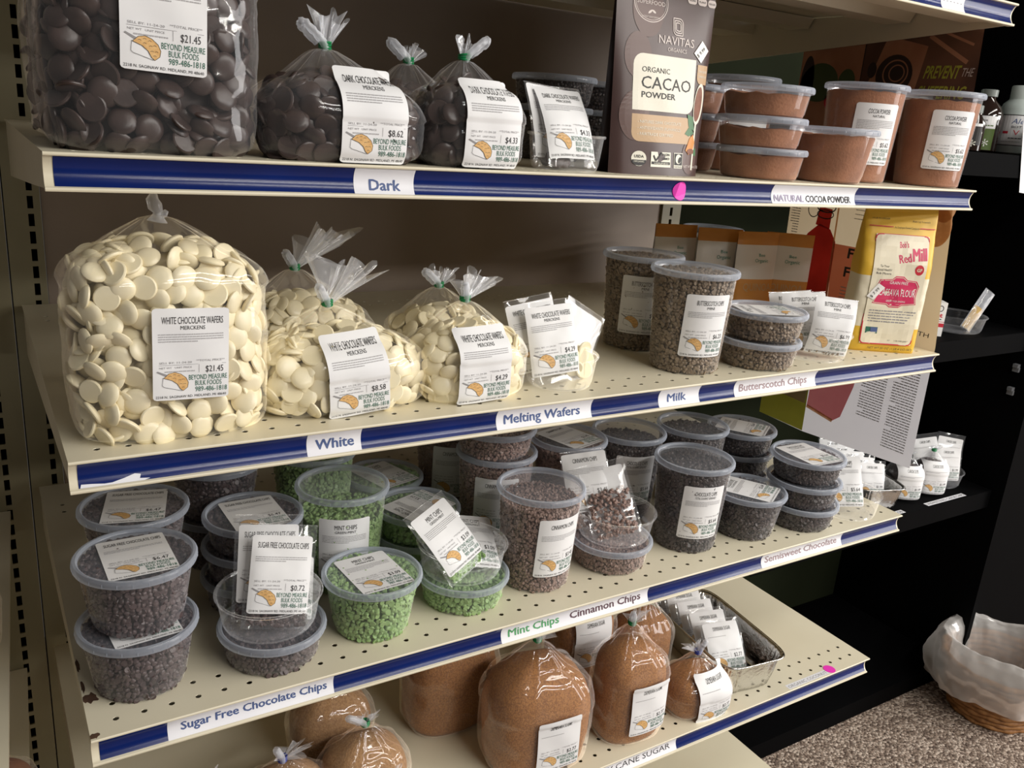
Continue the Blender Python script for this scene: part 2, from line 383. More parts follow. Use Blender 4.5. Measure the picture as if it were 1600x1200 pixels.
# rust patches on the third shelf
def blob(cx, cy, rx, ry, n, sd):
    q = random.Random(sd); return [(cx+rx*q.uniform(.45, 1.1)*math.cos(2*math.pi*i/n), cy+ry*q.uniform(.45, 1.1)*math.sin(2*math.pi*i/n)) for i in range(n)]
for cx, cy, rx, ry, sd in ((.30, 2.65, .34, .45, 3), (.12, .22, .26, .22, 5), (.1, 3.6, .12, .5, 8), (.08, 5.2, .1, .6, 9)):
    b = MB(); b.prism([(max(.0, x), max(.0, y)) for x, y in blob(cx, cy, rx, ry, 15, sd)], .001, .006, 'rust'); b.build('rust_patch', s3, smooth=False, label='patch of bare rusty metal')
# neighbouring bay, left
for z, xe, ye in ((-28.66, -2.76, 1.76), (-39.87, -2.72, 1.76)):
    t = thing('metal_shelf', 'upper cream shelf of the neighbouring bay at the far left' if z > -30 else 'lower cream shelf of the neighbouring bay at the far left', 'shelf', (0, 0, z))
    b = MB(); b.prism([(-34, ye), (xe, ye), (-1.62, D-.1), (-34, D-.1)], -.3, 0, 'beige'); b.build('deck', t, smooth=False)
    b = MB(); b.prism([(-34, ye-.1), (xe, ye-.1), (xe, ye+.2), (-34, ye+.2)], -1.2, -.3, 'beige'); b.build('price_channel', t, smooth=False)
# ---- paper strips in the price channels
def strip_label(z, x0, x1, parts, label):
    """parts: (text, u0, u1, v, size, ink, bold)"""
    xm = (x0+x1)/2; a = Flat(); a.rect(x0-xm, -1.055, x1-xm, -.13, 'card', 0, 6, 10)
    for (s_, u0, u1, v, size, ink, bold) in parts: [a.text(s_, u0-xm+d_*size, v+e_*size, size, ink, .006+.0004*q_, 'l', u1-u0) for q_, (d_, e_) in enumerate(((-.035, 0), (.035, 0), (0, .02), (0, -.02)) if bold else ((0, 0),))]
    t = thing('shelf_label', label, 'shelf label', (xm, 0, z), group='paper name strips in the price channels')
    fn = lambda u, v, l: (u, arcy(v)-.03-l, v)
    b = MB(); a.put(b, fn, False, 0); b.build('paper_strip', t); b = MB(); a.put(b, fn, False, 1); b.build('lettering', t, smooth=False)
strip_label(Z1, 10.14, 12.58, [('Dark', 10.75, 12.0, -.92, .56, 'blue_ink', .012)], 'white paper strip reading Dark')
strip_label(Z1, 32.4, 38.92, [('NATURAL', 32.6, 34.8, -.95, .46, 'lilac_ink', .01), ('COCOA POWDER', 34.98, 38.55, -.95, .46, 'ink', .01)], 'white paper strip reading NATURAL COCOA POWDER')
strip_label(Z2, 8.4, 10.67, [('White', 8.76, 10.36, -.84, .58, 'blue_ink', .012)], 'white paper strip reading White')
strip_label(Z2, 17.09, 22.37, [('Melting Wafers', 17.5, 21.7, -.84, .60, 'blue_ink', .012)], 'white paper strip reading Melting Wafers')
strip_label(Z2, 26.6, 29.36, [('Milk', 27.2, 28.45, -.84, .58, 'blue_ink', .012)], 'white paper strip reading Milk')
strip_label(Z2, 31.92, 38.43, [('Butterscotch Chips', 32.3, 37.7, -.82, .58, 'mauve_ink', .012)], 'white paper strip reading Butterscotch Chips')
strip_label(Z3, 2.75, 9.66, [('Sugar Free Chocolate Chips', 3.27, 9.35, -.80, .50, 'blue_ink', .012)], 'white paper strip reading Sugar Free Chocolate Chips')
strip_label(Z3, 18.28, 27.67, [('Mint Chips', 18.7, 21.75, -.84, .56, 'mint_ink', .012), ('Cinnamon Chips', 22.45, 27.15, -.82, .56, 'cinn_ink', .012)], 'long white paper strip reading Mint Chips and Cinnamon Chips')
strip_label(Z3, 36.58, 43.96, [('Semisweet Chocolate', 36.9, 43.5, -.82, .58, 'mauve_ink', .012)], 'white paper strip reading Semisweet Chocolate')
strip_label(Z4, 20.4, 31.69, [('DEMERARA RAW CANE SUGAR', 21.6, 31.2, -.86, .50, 'ink', 0)], 'white paper strip reading DEMERARA RAW CANE SUGAR, half cut off')
strip_label(Z0, 43.0, 45.1, [('- - - - - -', 43.2, 44.9, -.7, .3, 'ink', 0)], 'small paper label on the topmost price channel')
# organic coconut sticker lying on the sugar shelf, pink dots
a = Flat(); a.rect(0, .08, 4.1, .52, 'card', 0); a.text('ORGANIC COCONUT', .12, .17, .36, 'grey_ink', .006, 'l', 3.8)
b = MB(); a.put(b, lambda u, v, l: (u, v, .006+l)); b.build('shelf_label', None, (41.6, .0, Z4), label='clear-edged label reading ORGANIC COCONUT flat on the sugar shelf', category='shelf label')
def dot(loc, rx, rz_, vert, label):
    b = MB(); n = 24
    p = [(rx*math.cos(2*math.pi*i/n), rz_*math.sin(2*math.pi*i/n)) for i in range(n)]
    if vert: b.add([(x, arcy(-.6+q)-.045, q) for x, q in p]+[(x, arcy(-.6+q)-.038, q) for x, q in p], [tuple(range(n))]+[(i, (i+1) % n, n+(i+1) % n, n+i) for i in range(n)], 'pink')
    else: b.prism(p, 0, .012, 'pink')
    b.build('dot_sticker', None, loc, smooth=False, label=label, category='sticker', group='pink dot stickers')
dot((26.2, 0, Z1-.6), .41, .42, True, 'round pink sticker on the blue channel below the cacao pouch')
dot((46.0, .42, Z4+.012), .42, .42, False, 'round pink sticker at the front of the sugar shelf')
# torn remnant of an old paper strip at the lower left of the second channel
b = MB(); pl = [(.32, -1.04), (.36, -.93), (.7, -.95), (1.1, -.99), (1.35, -.985), (1.75, -.90), (2.1, -.80), (2.3, -.84), (2.25, -.97), (2.6, -1.0), (2.4, -1.045)]
a = Flat(); a.poly(pl, 'card', 0, .1); a.put(b, lambda u, v, l: (u, arcy(v)-.03, v)); b.build('paper_scrap', None, (0, 0, Z2), label='torn white paper remnant at the left end of the white wafers channel', category='paper')
# ================================================================ packaged goods
ART = {k: label_art(*v) for k, v in {
 'white': ('WHITE CHOCOLATE WAFERS', 'MERCKENS', '$21.45'), 'white2': ('WHITE CHOCOLATE WAFERS', 'MERCKENS', '$8.58'), 'white3': ('WHITE CHOCOLATE WAFERS', 'MERCKENS', '$4.29'),
 'dark': ('DARK CHOCOLATE WAFERS', 'MERCKENS', '$21.45'), 'dark2': ('DARK CHOCOLATE WAFERS', 'MERCKENS', '$8.62'), 'dark3': ('DARK CHOCOLATE WAFERS', 'MERCKENS', '$4.33'),
 'sf': ('SUGAR FREE CHOCOLATE CHIPS', None, '$6.47', '11-24-20', 3, .84), 'sf2': ('SUGAR FREE CHOCOLATE CHIPS', None, '$0.72', '11-24-20', 3, .84),
 'mint': ('MINT CHIPS', 'GREEN-MINT', '$3.09', '11-24-20', 5, .42), 'cinn': ('CINNAMON CHIPS', None, '$3.45', '11-24-20', 4, .55),
 'semi': ('CHOCOLATE CHIPS', 'TOTAL GOURMET SEMISWEET', '$5.64', '11-24-20', 4, .52), 'butter': ('BUTTERSCOTCH CHIPS', 'MINI', '$6.23', '11-24-20', 4, .6),
 'cocoa': ('COCOA POWDER', 'NATURAL', '$5.62', '11-24-20', 6, .5), 'dem': ('DEMERARA SUGAR', None, '$2.77', '11-24-20', 1, .5), 'brown': ('LIGHT BROWN SUGAR', None, '$2.49', '11-24-20', 1, .5)}.items()}
# ---- tubs
TUB = {32: (5.45, 1.86, 2.2), 16: (2.85, 1.76, 2.2), 8: (1.55, 1.98, 2.2)}
_mesh = {}
def shared(key, fn):
    if key not in _mesh: _mesh[key] = fn()
    return _mesh[key]
def tub_r(size, z):
    H, r0, r1 = TUB[size]; return r0+(r1-r0)*max(0, min(1, z/(H-.15)))
def body_mesh(size, rim=False, k=1.0):
    H, r0, r1 = TUB[size]; b = MB()
    p = [(r0-.35, .06), (r0-.28, .0), (r0-.12, .02), (r0-.03, .1), (r0, .22)]+[(tub_r(size, z), z) for z in [H*i/6 for i in range(1, 6)]]+[(r1, H-.12)]
    if rim: p += [(r1+.1, H-.1), (r1+.13, H-.04), (r1+.1, H+.02), (r1+.02, H), (r1-.02, H-.08)]
    b.lathe([(r*k, z) for r, z in p], 'tub', 44); b.lathe([(.001, .06), ((r0-.35)*k, .06)], 'tub', 44)
    return b.mesh('tub_body', 'auto')
def lid_mesh():
    b = MB(); b.lathe([(2.2, -.30), (2.34, -.28), (2.37, -.2), (2.36, -.05), (2.30, .03), (2.2, .04), (2.14, -.02), (2.12, -.08)], 'rim', 52)
    b.lathe([(2.12, -.08), (1.9, -.085), (.002, -.085)], 'lid', 52)
    # pull tabs moulded round the rim
    for i in range(26):
        a = 2*math.pi*i/26; c, s_ = math.cos(a), math.sin(a); q = []
        for r, w_, z in ((2.36, -.012, -.22), (2.385, 0, -.22), (2.36, .012, -.22), (2.35, -.012, -.08), (2.375, 0, -.08), (2.35, .012, -.08)): q.append((r*c-w_*s_, r*s_+w_*c, z))
        b.add(q, [(0, 1, 4, 3), (1, 2, 5, 4)], 'rim')
    return b.mesh('tub_lid', 'auto')
def chip_into(b, P, n, r, h, rng, m='sf'):
    n = n.normalized(); a = n.orthogonal().normalized(); c = n.cross(a); k = 8 if r > .11 else 6; ph = rng.random()*6.28
    rings = [(r*.92, 0), (r, h*.18), (r*.72, h*.55), (r*.25, h*.9)]
    vs = []
    for q, z in rings:
        for j in range(k):
            t = ph+2*math.pi*j/k; vs.append(tuple(P+a*(q*math.cos(t))+c*(q*math.sin(t))+n*z))
    vs.append(tuple(P+n*h)); fs = [tuple(reversed(range(k)))]
    for i in range(3):
        for j in range(k): l = (j+1) % k; fs.append((i*k+j, i*k+l, (i+1)*k+l, (i+1)*k+j))
    fs += [(3*k+j, 3*k+(j+1) % k, 4*k) for j in range(k)]
    b.add(vs, fs, m)
CHIP = {'sf': .138, 'mint': .148, 'cinn': .105, 'semi': .135, 'butter': .128}
def fill_mesh(size, level, seed=1, cr=.125):
    rng = random.Random(seed); b = MB(); H = TUB[size][0]; zt = H*level
    core = [(.01, .1)]+[(tub_r(size, z)-.30, z) for z in (.1, .25, zt*.5, zt-.12)]+[(tub_r(size, zt)*.6, zt-.1), (.01, zt-.08)]
    b.lathe(core, 'sf', 28)
    sp = cr*1.55; z = .16; row = 0
    while z < zt:
        r = tub_r(size, z)-.10; n = int(2*math.pi*r/sp)
        for i in range(n):
            t = 2*math.pi*(i+.5*(row % 2)+rng.uniform(-.3, .3))/n; zz = z+rng.uniform(-.05, .05); rr = r-abs(rng.gauss(0, .04))
            nr = Vector((math.cos(t), math.sin(t), 0)); d = nr*rng.choice((1, 1, -1))+Vector((rng.gauss(0, .42), rng.gauss(0, .42), rng.gauss(0, .42)))
            P = Vector((rr*math.cos(t), rr*math.sin(t), zz)); d.normalize()
            chip_into(b, P-d*.07, d, cr*rng.uniform(.85, 1.08), cr*1.25, rng)
        z += sp*.86; row += 1
    n = int((tub_r(size, zt)/sp)**2*3.6)
    for i in range(n):
        rr = (tub_r(size, zt)-.15)*math.sqrt(rng.random()); t = rng.random()*6.283; d = Vector((rng.gauss(0, .6), rng.gauss(0, .6), rng.uniform(-.3, 1)))
        chip_into(b, Vector((rr*math.cos(t), rr*math.sin(t), zt-.1+rng.uniform(-.05, .09))), d.normalized(), cr*rng.uniform(.85, 1.08), cr*1.25, rng)
    return b.mesh('chips', 'auto')
def powder_mesh(size, level, seed):
    b = MB(); H = TUB[size][0]; zt = H*level; n = 44; rows = []
    for z in (.05, .14, .3, H*.3, H*.6): 
        if z < zt-.25: rows.append([((tub_r(size, z)-(.14 if z < .1 else .045))*math.cos(2*math.pi*j/n), (tub_r(size, z)-(.14 if z < .1 else .045))*math.sin(2*math.pi*j/n), z) for j in range(n)])
    for k, rr in ((0, 1), (1, .93), (2, .6), (3, .25)):
        q = []
        for j in range(n):
            t = 2*math.pi*j/n; r = (tub_r(size, zt)-.045)*rr; x, y = r*math.cos(t), r*math.sin(t)
            q.append((x, y, zt-.1+.13*noise.noise(Vector((x*1.1+seed, y*1.1, 0)))+.05*noise.noise(Vector((x*4, y*4, seed)))+(.03 if k == 1 else 0)))
        rows.append(q)
    b.grid(rows, 'cocoa', True, True, True); return b.mesh('powder', 'auto')
def side_label(size, key, phi, zc, k=1.0):
    b = MB()
    def fn(u, v, l):
        z = zc+v; r = tub_r(size, z)*k+.014+l; t = phi+u/r; return (r*math.cos(t), r*math.sin(t), z)
    return two(ART[key], fn)
def two(art, fn):
    """card and print of a label as two meshes"""
    b = MB(); art.put(b, fn, False, 0); c = MB(); art.put(c, fn, False, 1); return b.mesh('label_card', True), c.mesh('label_print', False)
def put_label(meshes, parent, **kw):
    o = link('label', meshes[0], parent, label='white printed price label', **kw); link('label_print', meshes[1], o); return o
def flat_label(key, sc_=1.0): return two(ART[key], lambda u, v, l: (u*sc_, v*sc_, l))
def tub(loc, size, content, label, key=None, phi=None, lidrot=None, level=.93, group=None, zc=None, lid=True):
    if size == 8 and level > .85: level = .82
    t = thing('deli_tub', label, 'tub', loc, R_.uniform(-.1, .1) if phi is None else 0, group)
    link('tub_body', shared(('body', size), lambda: body_mesh(size)), t)
    H = TUB[size][0]
    if content:
        if content == 'cocoa':
            link('powder_fill', shared(('pow', size, level), lambda: powder_mesh(size, level, size)), t, kind='stuff')
        else:
            me = shared(('chips', size, level, CHIP[content]), lambda: fill_mesh(size, level, size, CHIP[content]))
            o = link('chip_fill', me, t, kind='stuff', rz=R_.uniform(0, 6)); o.material_slots[0].link = 'OBJECT'; o.material_slots[0].material = M[content]
    ld = link('lid', shared('lid', lid_mesh), t, loc=(0, 0, H)) if lid else None
    if key and phi is not None:
        zc = zc if zc is not None else (H*.5 if size == 32 else H*.5)
        ph = math.radians(phi); put_label(shared(('sl', size, key, phi), lambda: side_label(size, key, ph, zc)), t)
    if key and lidrot is not None: put_label(shared(('fl', key), lambda: flat_label(key)), t, loc=(.05, -.02, H-.07), rz=math.radians(lidrot))
    return t
def open_tub(loc, size, label, k=1.0):
    t = thing('open_tub', label, 'tub', loc, 0)
    link('tub_body', shared(('open', size, k), lambda: body_mesh(size, True, k)), t); return t

# ---- wafers, bags
def wafer_mesh():
    b = MB(); n = 18; r = .47
    b.lathe([(r*.9, -.085), (r*.99, -.05), (r, -.01), (r*.9, .06), (r*.62, .115), (r*.25, .135)], 'white_wafer', n, cap0=True, cap1=True)
    return b
WAF = {}
for k in ('white_wafer', 'dark_wafer'):
    b = wafer_mesh(); b.mats = [k]; WAF[k] = b.mesh('chocolate_wafer', 'auto')
NW = {'white_wafer': 0, 'dark_wafer': 0}
def spow(x, e): return math.copysign(abs(x)**e, x)
class Bag:
    def __init__(s, w, d, hf, hn, ex=.62, bulge=.05, taper=0, neck=(0, 0), dome=.45, seed=1, lean=0):
        s.A, s.B, s.hf, s.hn, s.ex, s.bulge, s.taper, s.neck, s.seed = w/2, d/2, hf, hn, ex, bulge, taper, neck, seed
        s.zd = hf*(1-dome)
    def base_s(s, z):
        q = z/s.hf; k = 1+s.bulge*math.sin(math.pi*min(1, q))-s.taper*q
        if z < .55: k *= 1-.13*(1-z/.55)**2
        return k
    def fill_s(s, z):
        k = s.base_s(z)
        if z > s.zd: k *= max(0, 1-((z-s.zd)/(s.hf-s.zd))**2.4)**.5
        return k
    def film_s(s, z):
        k = s.base_s(min(z, s.hf))
        if z > s.zd:
            q = min(1, (z-s.zd)/(s.hn-s.zd)); k = max(k*((1-q**1.25)**.85)+.02, (s.fill_s(min(z, s.hf-.001))+.03) if z < s.hf else 0)
        return k
    def cen(s, z):
        q = max(0, min(1, (z-s.zd)/(s.hn-s.zd))); return s.neck[0]*q**1.3, s.neck[1]*q**1.3
    def pt(s, th, z, k, off=0):
        cx, cy = s.cen(z); e = s.ex
        return Vector((cx+(s.A*k+off)*spow(math.cos(th), e), cy+(s.B*k+off)*spow(math.sin(th), e), z))
    def film_pt(s, th, z, off=.16):
        k = s.film_s(z); p = s.pt(th, z, k, off if z < s.hn else 0)
        q = max(0, (z-s.zd)/(s.hn-s.zd))
        if q > 0:   # pleats gather towards the tie
            am = .05*q*(1+.6*q); f = 1+am*(math.sin(11*th+s.seed)+.6*math.sin(19*th+2*s.seed)); cx, cy = s.cen(z); p.x = cx+(p.x-cx)*f; p.y = cy+(p.y-cy)*f
        nz = noise.noise(Vector((p.x*.9+s.seed*7, p.y*.9, p.z*.9)))*.09+abs(noise.noise(Vector((p.x*2.1, p.y*2.1+s.seed, p.z*2.6))))*.05
        n = Vector((math.cos(th), math.sin(th), 0)); p += n*nz*(1 if z > .3 else .3)
        return p
    def film_mesh(s, n=88, m=46):
        b = MB(); rows = []
        zs = [0, .03, .1, .22, .4]+[.4+(s.hn-.4)*i/m for i in range(1, m+1)]
        for z in zs:
            off = .16 if z > .1 else .02
            rows.append([tuple(s.film_pt(2*math.pi*j/n, z, off)) for j in range(n)])
        b.grid(rows, 'film', True, True); return b.mesh('film', True)
    def fill_pt(s, th, z, inset=0): return s.pt(th, z, s.fill_s(z), -inset)
    def normal(s, th, z):
        e = .02; a = s.fill_pt(th+e, z)-s.fill_pt(th-e, z); c = s.fill_pt(th, min(s.hf-.01, z+e))-s.fill_pt(th, max(0, z-e)); n = a.cross(c)
        return n.normalized() if n.length > 1e-9 else Vector((0, 0, 1))
def tail_parts(t, bag, style, tie='tie', seed=1, length=1.5, spread=1.0, lean=(0.3, 0.2), loop=True):
    """tie round the neck, ruffled film above it, and a folded-over loop of gathered film"""
    rng = random.Random(seed); nx, ny = bag.neck; hz = bag.hn
    b = MB()
    for k in range(3): 
        path = [(nx+.21*math.cos(a_), ny+.21*math.sin(a_), hz+.02+k*.08+.03*math.sin(a_+k)) for a_ in [i*.5236 for i in range(13)]]; b.tube(path, .05, tie, 6)
    b.build('twist_tie', t, label='green twist tie' if tie == 'tie' else 'blue twist tie')
    b = MB(); n = 64; rows = []
    for i in range(9):
        q = i/8; z = hz+.0+length*q; row = []
        for j in range(n):
            th = 2*math.pi*j/n; hgt = .62+.45*noise.noise(Vector((math.cos(th)*1.6+seed, math.sin(th)*1.6, seed)))+.12*math.sin(7*th+seed)
            r = .16+spread*q**1.15*(.55+.42*math.sin(5*th+seed)+.32*math.sin(9*th+2.2*seed)); r = max(.06, r)
            zz = hz+length*q*max(.25, hgt)+.0
            row.append((nx+lean[0]*q*length+r*math.cos(th), ny+lean[1]*q*length+r*.55*math.sin(th), zz))
        rows.append(row)
    b.grid(rows, 'tail', True); b.build('bag_tail', t, smooth=True, label='loose ruffled end of the bag')
    if loop:
        b = MB(); dx = loop if isinstance(loop, (int, float)) and not isinstance(loop, bool) else -1
        path = [(nx, ny-.1, hz-.05), (nx+.12*dx, ny-.15, hz+.2), (nx+.45*dx, ny-.2, hz+.5), (nx+.8*dx, ny-.2, hz+.78), (nx+.98*dx, ny-.15, hz+.82), (nx+.95*dx, ny-.08, hz+.68), (nx+.6*dx, ny-.02, hz+.4), (nx+.2*dx, ny, hz+.1)]
        sm = []
        for i in range(len(path)-1):
            for k in range(4): q = k/4; sm.append(tuple(path[i][c]*(1-q)+path[i+1][c]*q for c in range(3)))
        b.tube(sm, [.15+.05*noise.noise(Vector((i*.7, seed, 0))) for i in range(len(sm))], 'neck', 9); b.build('gathered_loop', t, smooth=True, label='folded-over loop of gathered film')
def bag_label(t, bag, key, th0, zc, rot=0, k=1.0, lift=.27):
    b = MB(); ca, sa = math.cos(rot), math.sin(rot)
    def base(u, z):
        # walk along the front of the bag: x offset u from the label's centre
        kf = bag.film_s(max(.15, z))+.11*max(0, min(1, (z-bag.zd)/(bag.hn-bag.zd))); cx, cy = bag.cen(z); x0 = bag.A*.0+th0; x = x0+u
        c = max(-.995, min(.995, (x-cx)/(bag.A*kf+lift))); th = -math.acos(abs(c)**(1/bag.ex)*(1 if c >= 0 else -1))
        return Vector((x, cy+(bag.B*kf+lift)*spow(math.sin(th), bag.ex), z))
    def fn(u, v, l):
        uu, vv = u*ca-v*sa, u*sa+v*ca; p = base(uu*k, zc+vv*k); return (p.x, p.y-l-.012*math.sin(u*3+v*2), p.z)
    put_label(two(ART[key], fn), t)
def wafers(bag, t, loc, kind, label, group, limit, seed, spacing=.56, rear=False):
    """wafers lying against the film: those facing the aisle one by one, the others and the inside joined as a pile"""
    rng = random.Random(seed); pts = []; out = []; o0 = Vector(V(*loc)); tries = 0
    view = Vector((-2.04-loc[0], -30.56-loc[1], 3.0)).normalized()
    while tries < 5200:
        tries += 1; th = rng.uniform(-math.pi, math.pi); z = rng.uniform(.2, bag.hf-.03)
        if rng.random() > .3+.7*bag.fill_s(z): continue
        p = bag.fill_pt(th, z, .17)
        if any((p-q).length_squared < spacing*spacing for q in pts): continue
        pts.append(p); n = bag.normal(th, z)
        if n.dot(Vector((math.cos(th), math.sin(th), .3))) < 0: n = -n
        f = n.dot(view); n = (n*rng.choice((1, 1, -1))+Vector((rng.gauss(0, .34), rng.gauss(0, .34), rng.gauss(0, .4)))).normalized()
        out.append((f, p, n, rng.uniform(.92, 1.06)))
    out.sort(key=lambda a_: -a_[0]); b = MB(); w0 = wafer_mesh()
    b.grid([[tuple(bag.pt(2*math.pi*j/36, z, bag.fill_s(z), -.62)) for j in range(36)] for z in [.12+(bag.hf-.7-.12)*i/14 for i in range(15)]], kind, True, True, True)
    for i, (f, p, n, k) in enumerate(out):
        q = n.to_track_quat('Z', 'Y').to_matrix()
        if i < limit and not rear:
            o = bpy.data.objects.new('chocolate_wafer', WAF[kind]); sc.collection.objects.link(o)
            o.matrix_world = Matrix.Translation(o0+p*S) @ q.to_4x4() @ Matrix.Scale(k, 4)
            o['label'] = label; o['category'] = 'wafer'; o['group'] = group; NW[kind] += 1
        else: b.add([tuple(p+q @ Vector(v)*k) for v in w0.v], w0.f, kind)
    for i in range(int(len(out)*1.1)):
        th = rng.uniform(-math.pi, math.pi); z = rng.uniform(.25, bag.hf-.3); p = bag.fill_pt(th, z, .42)
        n = (bag.normal(th, z)+Vector((rng.gauss(0, .5), rng.gauss(0, .5), rng.gauss(0, .5)))).normalized(); q = n.to_track_quat('Z', 'Y').to_matrix()
        b.add([tuple(p+q @ Vector(v)) for v in w0.v], w0.f, kind)
    return b.build('wafer_pile', t, kind='stuff')
def sugar(bag, t, m, seed):
    b = MB(); rows = []; n = 56
    for i in range(34):
        z = .02+(bag.hf-.03)*i/33; k = bag.fill_s(z); r = []
        for j in range(n):
            th = 2*math.pi*j/n; p = bag.pt(th, z, k); f = 1+.035*noise.noise(Vector((p.x*.8+seed, p.y*.8, p.z*.8))); r.append((p.x*f, p.y*f, p.z+.12*noise.noise(Vector((p.x, p.y, seed)))*(1 if z > bag.zd else 0)))
        rows.append(r)
    b.grid(rows, m, True, True, True); return b.build('sugar_fill', t, smooth=True, kind='stuff')
def goods_bag(loc, rz, bag, label, cat, key=None, lab=None, tail=None, fill=None, group=None, name='plastic_bag'):
    t = thing(name, label, cat, loc, rz, group)
    link('film', bag.film_mesh(), t, label='clear wrinkled plastic film')
    if key: bag_label(t, bag, key, *lab)
    if tail is not None: tail_parts(t, bag, None, **tail)
    return t
# ---- flat zip sachets
def sachet(loc, rot, key, label, content=None, w=2.9, h=4.0, curve=.25, seed=1, group=None, labz=None, fillto=.45):
    t = thing('sachet', label, 'sachet', loc, rot=rot, group=group); rng = random.Random(seed)
    def surf(u, v, side):   # u across, v up from bottom
        q = v/h; th = .30*math.sin(math.pi*min(1, max(.02, q*1.0)))**.7*(1-(2*u/w)**4)*(1.25-q*.9)
        y = -curve*math.sin(math.pi*q)*.6-curve*.8*q*q + side*th + .03*noise.noise(Vector((u*1.5+seed, v*1.5, 0)))
        return y
    b = MB()
    for side in (-1, 1):
        b.grid([[(u, surf(u, v, side), v) for u in [-w/2+w*i/12 for i in range(13)]] for v in [h*j/16 for j in range(17)]], 'film')
    b.box(-w/2, w/2, -curve*.8-.02, -curve*.8+.02, h-.02, h+.02, 'film'); b.build('film', t, smooth=True)
    a = ART[key]; b = MB(); zc = labz if labz is not None else h*.52
    put_label(two(a, lambda u, v, l: (u*.98, surf(u*.98, max(.05, min(h-.05, zc+v)), -1)-.02-l, zc+v)), t)
    if content:
        b = MB()
        if content in WAF:
            w0 = wafer_mesh()
            for i in range(9):
                u, v = rng.uniform(-w/2+.5, w/2-.5), rng.uniform(.4, h*fillto); n = Vector((rng.gauss(0, .3), -1, rng.gauss(0, .3))).normalized(); q = n.to_track_quat('Z', 'Y').to_matrix(); p = Vector((u, surf(u, v, 1)*.8+surf(u, v, -1)*.2+.1, v))
                b.add([tuple(p+q @ Vector(x)) for x in w0.v], w0.f, content)
        else:
            for i in range(260):
                u, v = rng.uniform(-w/2+.25, w/2-.25), rng.uniform(.12, h*fillto); side = rng.uniform(-.25, .75); n = Vector((rng.gauss(0, .6), rng.gauss(0, 1), rng.gauss(0, .6)))
                chip_into(b, Vector((u, (surf(u, v, 1)-surf(u, v, -1))/2*side+(surf(u, v, 1)+surf(u, v, -1))/2, v)), n.normalized(), .12, .15, rng, content)
        b.build('contents', t, kind='stuff')
    return t
# ---- foil loaf pan
def pan_mesh(L=8.6, Wd=5.1, H=2.3):
    b = MB(); n = 168
    def ring(hl, hw, z, wr):
        r = []
        for j in range(n):
            t = 2*math.pi*j/n; c, s_ = math.cos(t), math.sin(t); x = hw*spow(c, .32); y = hl*spow(s_, .32)
            q = wr*(noise.noise(Vector((j*.55, z*.5, 0)))*1.4+.4*math.sin(j*1.3)) if wr > .02 else 0; r.append((x*(1+q/hw), y*(1+q/hl), z))
        return r
    rows = [ring(L/2-.75, Wd/2-.7, .0, .0)]
    for i in range(7): q = i/6; rows.append(ring(L/2-.62+.42*q, Wd/2-.58+.4*q, .05+(H-.15)*q, .05))
    rows += [ring(L/2-.15, Wd/2-.14, H-.05, .01), ring(L/2, Wd/2, H-.03, .008), ring(L/2+.05, Wd/2+.05, H+.04, .008), ring(L/2-.02, Wd/2-.02, H+.1, .008), ring(L/2-.12, Wd/2-.12, H+.04, .008)]
    b.grid(rows, 'foil', True, True); return b.mesh('foil_pan', True)
# ================================================================ dark wafers shelf
DW, WW = 'dark_wafer', 'white_wafer'
bg = Bag(6.4, 4.5, 7.5, 8.5, ex=.55, bulge=.04, dome=.3, seed=1); L0 = (3.62, 2.85, Z1)
t = goods_bag(L0, 0, bg, 'largest bag of dark chocolate wafers, top left, its upper part out of view', 'bag', 'dark', (.12, 4.25, -.035), dict(seed=3, loop=False, length=.6, spread=.5))
wafers(bg, t, L0, DW, 'dark chocolate wafer in the largest bag of dark wafers', 'wafers in the largest dark bag', 72, 21)
bg = Bag(6.0, 4.2, 7.0, 8.2, ex=.6, seed=2); L0 = (3.5, 8.0, Z1)
t = goods_bag(L0, 0, bg, 'bag of dark wafers hidden behind the largest dark bag', 'bag', tail=dict(seed=5, loop=False, length=.6, spread=.5)); wafers(bg, t, L0, DW, '', '', 0, 12, rear=True)
bg = Bag(5.8, 3.9, 3.15, 4.0, ex=.62, neck=(-.5, .1), dome=.5, seed=3); L0 = (10.25, 2.25, Z1)
t = goods_bag(L0, 0, bg, 'half-full bag of dark wafers with green tie, priced 8.62', 'bag', 'dark2', (.62, 1.72, 0), dict(seed=7, length=1.9, spread=.62, lean=(.15, .1), loop=-1))
wafers(bg, t, L0, DW, 'dark chocolate wafer in the bag priced 8.62', 'wafers in the middle dark bag', 34, 22)
bg = Bag(4.0, 3.3, 3.35, 4.15, ex=.64, neck=(-.2, .1), dome=.45, seed=4); L0 = (15.65, 1.95, Z1)
t = goods_bag(L0, 0, bg, 'small upright bag of dark wafers with green tie, priced 4.33', 'bag', 'dark3', (.28, 1.74, 0), dict(seed=9, length=1.1, spread=.5, loop=1))
wafers(bg, t, L0, DW, 'dark chocolate wafer in the small bag priced 4.33', 'wafers in the small dark bag', 26, 23)
bg = Bag(4.0, 3.2, 3.1, 4.0, ex=.64, neck=(-.1, 0), dome=.45, seed=5); L0 = (14.9, 5.9, Z1)
t = goods_bag(L0, 0, bg, 'bag of dark wafers standing behind the small dark bag', 'bag', tail=dict(seed=4, length=1.0, spread=.6, loop=-1)); wafers(bg, t, L0, DW, '', '', 0, 15, rear=True)
open_tub((21.0, 2.3, Z1), 8, 'small open clear tub of dark wafer sachets beside the cacao pouch', .76)
sachet((21.1, 1.75, Z1+.16), (math.radians(-34), 0, .05), 'dark3', 'front sachet of dark wafers lying in the small tub beside the cacao pouch', DW, w=2.7, h=3.8, curve=.5, seed=2)
